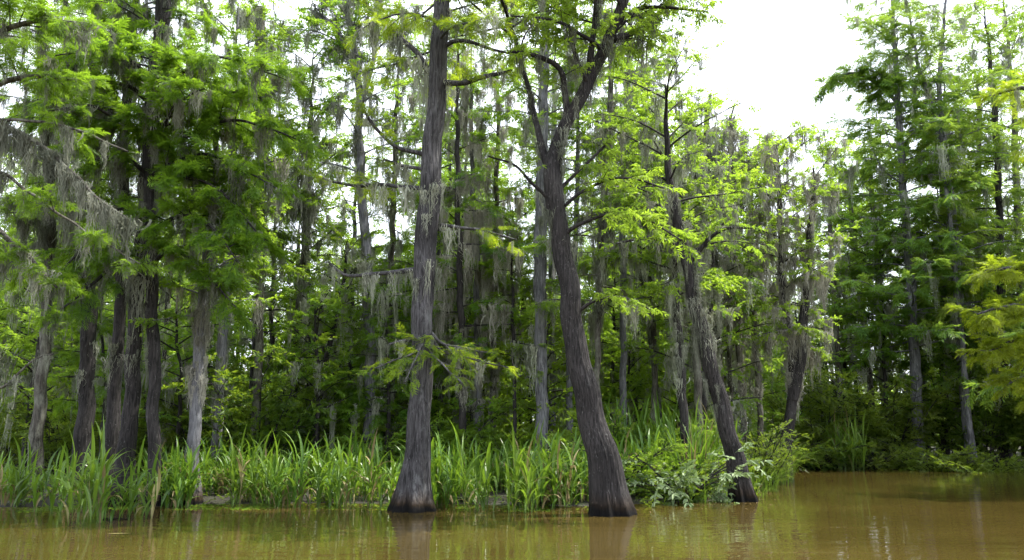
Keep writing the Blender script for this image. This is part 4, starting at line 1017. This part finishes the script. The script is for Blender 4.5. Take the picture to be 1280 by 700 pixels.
reed_clump(gp(855, 628) + [0, .5, 0], 'dry brownish grass tuft under the pale-leaved vine', 913, stalk=False, n=150, h=(.3, .75), w=.006, spread=.9, bend=(.6, 2.0))
shrub('bank_bush', 'dark low bush at the foot of the tallest far cypress', gp(1135, 586) + [0, .9, 0], 914, 1.3, 1.7, stems=12, kind='broad', leaf=M_SHR, spray=.34, per_m=5, lean=1.0)
shrub('bank_bush', 'dark low bush on the far bank at the right edge of the picture', gp(1255, 588) + [0, .9, 0], 915, 1.5, 1.9, stems=12, kind='broad', leaf=M_SHR, spray=.34, per_m=5, lean=1.0)

for i, (px, py, lab) in enumerate([(1005, 587, 'leafy dark bush where the channel meets the far bank'), (1030, 587, 'low shaded bush left of the sunlit reed tuft'), (1092, 587, 'spreading shaded bush right of the sunlit reed tuft'),
        (1175, 588, 'spreading dark bush between the two tallest far cypresses'), (1205, 589, 'low dark bush touching the white-patched grey trunk'), (1232, 589, 'dark bush hanging over the water near the right edge')]):
    shrub('bank_bush', lab, gp(px, py) + [0, .7, 0], 930 + i, 1.9, 2.4, stems=14, kind=('small', 'broad')[i % 2], leaf=M_SHR, spray=.4, per_m=7, dens=4, lean=.9)
# ground cover on the banks
def ground_cover():
    rng = np.random.default_rng(4); G = Geo()
    n = 9000
    x = rng.uniform(-22, 26, n); y = rng.uniform(17, 44, n)
    d = y - shore_y(x); k = d > -.12
    x, y = x[k], y[k]; n = len(x)
    B = np.stack([x, y, ground_z(x, y) + .02], 1)
    a = rng.uniform(0, 6.28, n); f = np.stack([np.cos(a), np.sin(a), rng.uniform(.2, 1.2, n)], 1)
    M = frames(f, np.tile([0, 0, 1.0], (n, 1)), rng, .5) * rng.uniform(.18, .42, n)[:, None, None]
    w = rng.integers(0, 4, n)
    for i in range(4): G.stamp(SML[i], M[w == i], B[w == i], rng.uniform(0, 1, int((w == i).sum())))
    tag(G.build('ground_cover', M_SHR), 'low weeds and seedlings carpeting the forest floor', 'plants', kind='stuff')
ground_cover()

# floating bits
def stick(label, pts, r=.012):
    g = Geo(); P = np.array(pts); q = resample(P, n=12); q[:, 2] += .004 * np.sin(np.arange(12) * 1.3)
    tube(g, q, np.linspace(r, r * .4, 12), 7); o = g.build('floating_stick', M_BARKG, smooth=True, base=q[0]); o.location = [float(a) for a in q[0]]
    tag(o, label, 'stick')
stick('thin pale stick floating left of the dark leaning tree', [gp(676, 627) + [0, 0, .012], gp(700, 627.5) + [0, 0, .01], gp(735, 628) + [0, 0, .012]])
stick('thin pale twig floating beside the front left reed clump', [gp(128, 649) + [0, 0, .01], gp(165, 649.5) + [0, 0, .01]])
g = Geo(); p = gp(148, 668)
V, Q = leaf_quads(p + [-.2, 0, .012], np.array([1, .1, 0]), np.array([-.1, 1, 0]), .4, .07, .1, 0)
g.add(V, Q); o = g.build('floating_leaf', M_DRY, base=p); o.location = [float(a) for a in p]; tag(o, 'long pale dead leaf floating alone in the water on the left', 'leaf')
def duckweed():
    rng = np.random.default_rng(8); G = Geo()
    n = 5000; x = rng.uniform(-13, 2.2, n)
    y = shore_y(x) + rng.uniform(-.9, .5, n) ** 1
    keep = (np.sin(x * 1.9 + 1) + np.sin(x * 4.3) + rng.normal(0, .5, n)) > .3
    x, y = x[keep], y[keep]; n = len(x); s = rng.uniform(.015, .045, n); a = rng.uniform(0, 6.28, n)
    off = np.array([[1, 0], [0, 1], [-1, 0], [0, -1]])
    ca, sa = np.cos(a), np.sin(a)
    V = np.stack([np.stack([x + s * (o[0] * ca - o[1] * sa), y + s * (o[0] * sa + o[1] * ca), rng.uniform(.006, .012, n)], 1) for o in off], 1)
    G.add(V.reshape(-1, 3), np.arange(n * 4).reshape(n, 4), rng.uniform(0, 1, n))
    tag(G.build('duckweed', M_BRD), 'specks of duckweed floating along the foot of the reeds', 'duckweed', kind='stuff')
duckweed()
def litter():
    rng = np.random.default_rng(81); G = Geo()
    for i in range(420):
        x = rng.uniform(-12, 8.5); y = float(shore_y(x)) - abs(rng.normal(0, .9)) + .1
        a = rng.uniform(0, 6.28); f = np.array([math.cos(a), math.sin(a), 0]); s = np.array([-f[1], f[0], 0])
        V, Q = leaf_quads(np.array([x, y, .008 + rng.uniform(0, .006)]), f, s, rng.uniform(.04, .14), rng.uniform(.015, .035), .1, 0)
        G.add(V, Q, rng.uniform(0, 1))
    tag(G.build('floating_litter', M_DRY), 'dead leaves and scraps drifting along the foot of the bank', 'leaf litter', kind='stuff')
litter()
REG = [(90, 'near the left edge'), (185, 'behind the two close trunks'), (300, 'behind the moss-curtained trunk'), (450, 'left of the tall pale tree'), (520, 'just left of the big cypress'),
       (600, 'right behind the big cypress'), (690, 'around the straight bluish trunk'), (770, 'behind the dark leaning tree'), (850, 'between the two leaning trees'), (940, 'behind the shaggy leaning tree'),
       (1030, 'around the twin-stemmed tree'), (1130, 'left of the tallest far cypress'), (1210, 'around the tallest far cypress'), (9999, 'near the right edge')]
PL = {FAR_C: 'slim feathery cypresses deep in the forest', FAR_T: 'slim light-leaved trees deep in the forest', FAR_M: 'slim moss-hung trees deep in the forest', FAR_D: 'dark thin-crowned trees deep in the forest',
      SH1: 'dense dark bushes', SH2: 'bright leafy bushes', SP1: 'small layered leafy trees', SP2: 'small feathery cypresses'}
SG = {FAR_C: 'slim feathery cypress deep in the forest', FAR_T: 'slim light-leaved tree deep in the forest', FAR_M: 'slim moss-hung tree deep in the forest', FAR_D: 'dark thin-crowned tree deep in the forest',
      SH1: 'dense dark bush', SH2: 'bright leafy bush', SP1: 'small layered leafy tree', SP2: 'small feathery cypress'}
ORD = ['leftmost', 'second from left', 'third from left', 'fourth from left', 'fifth from left', 'sixth from left', 'seventh from left', 'eighth from left', 'ninth from left', 'tenth from left'] + ['one'] * 60
cells = {}
for o in bpy.data.objects:
    lab = o.get('label')
    if lab in PL and o.parent is None:
        px = 640 + o.location.x / o.location.y * F
        r = next(b for a, b in REG if px < a)
        cells.setdefault((lab, r, 'farther ' if o.location.y > (30 if lab in (SH1, SH2, SP1, SP2) else 45) else 'nearer '), []).append((px, o))
for (lab, r, dd), L in cells.items():
    one = sum(1 for k in cells if k[0] == lab and k[1] == r) == 1
    if one: dd = ''
    L.sort(key=lambda t: t[0])
    for i, (px, o) in enumerate(L):
        o['label'] = (dd + SG[lab] + ' ' + r) if len(L) == 1 else (ORD[i] + ' of the ' + dd + PL[lab].replace(' in the forest', '') + ' ' + r)
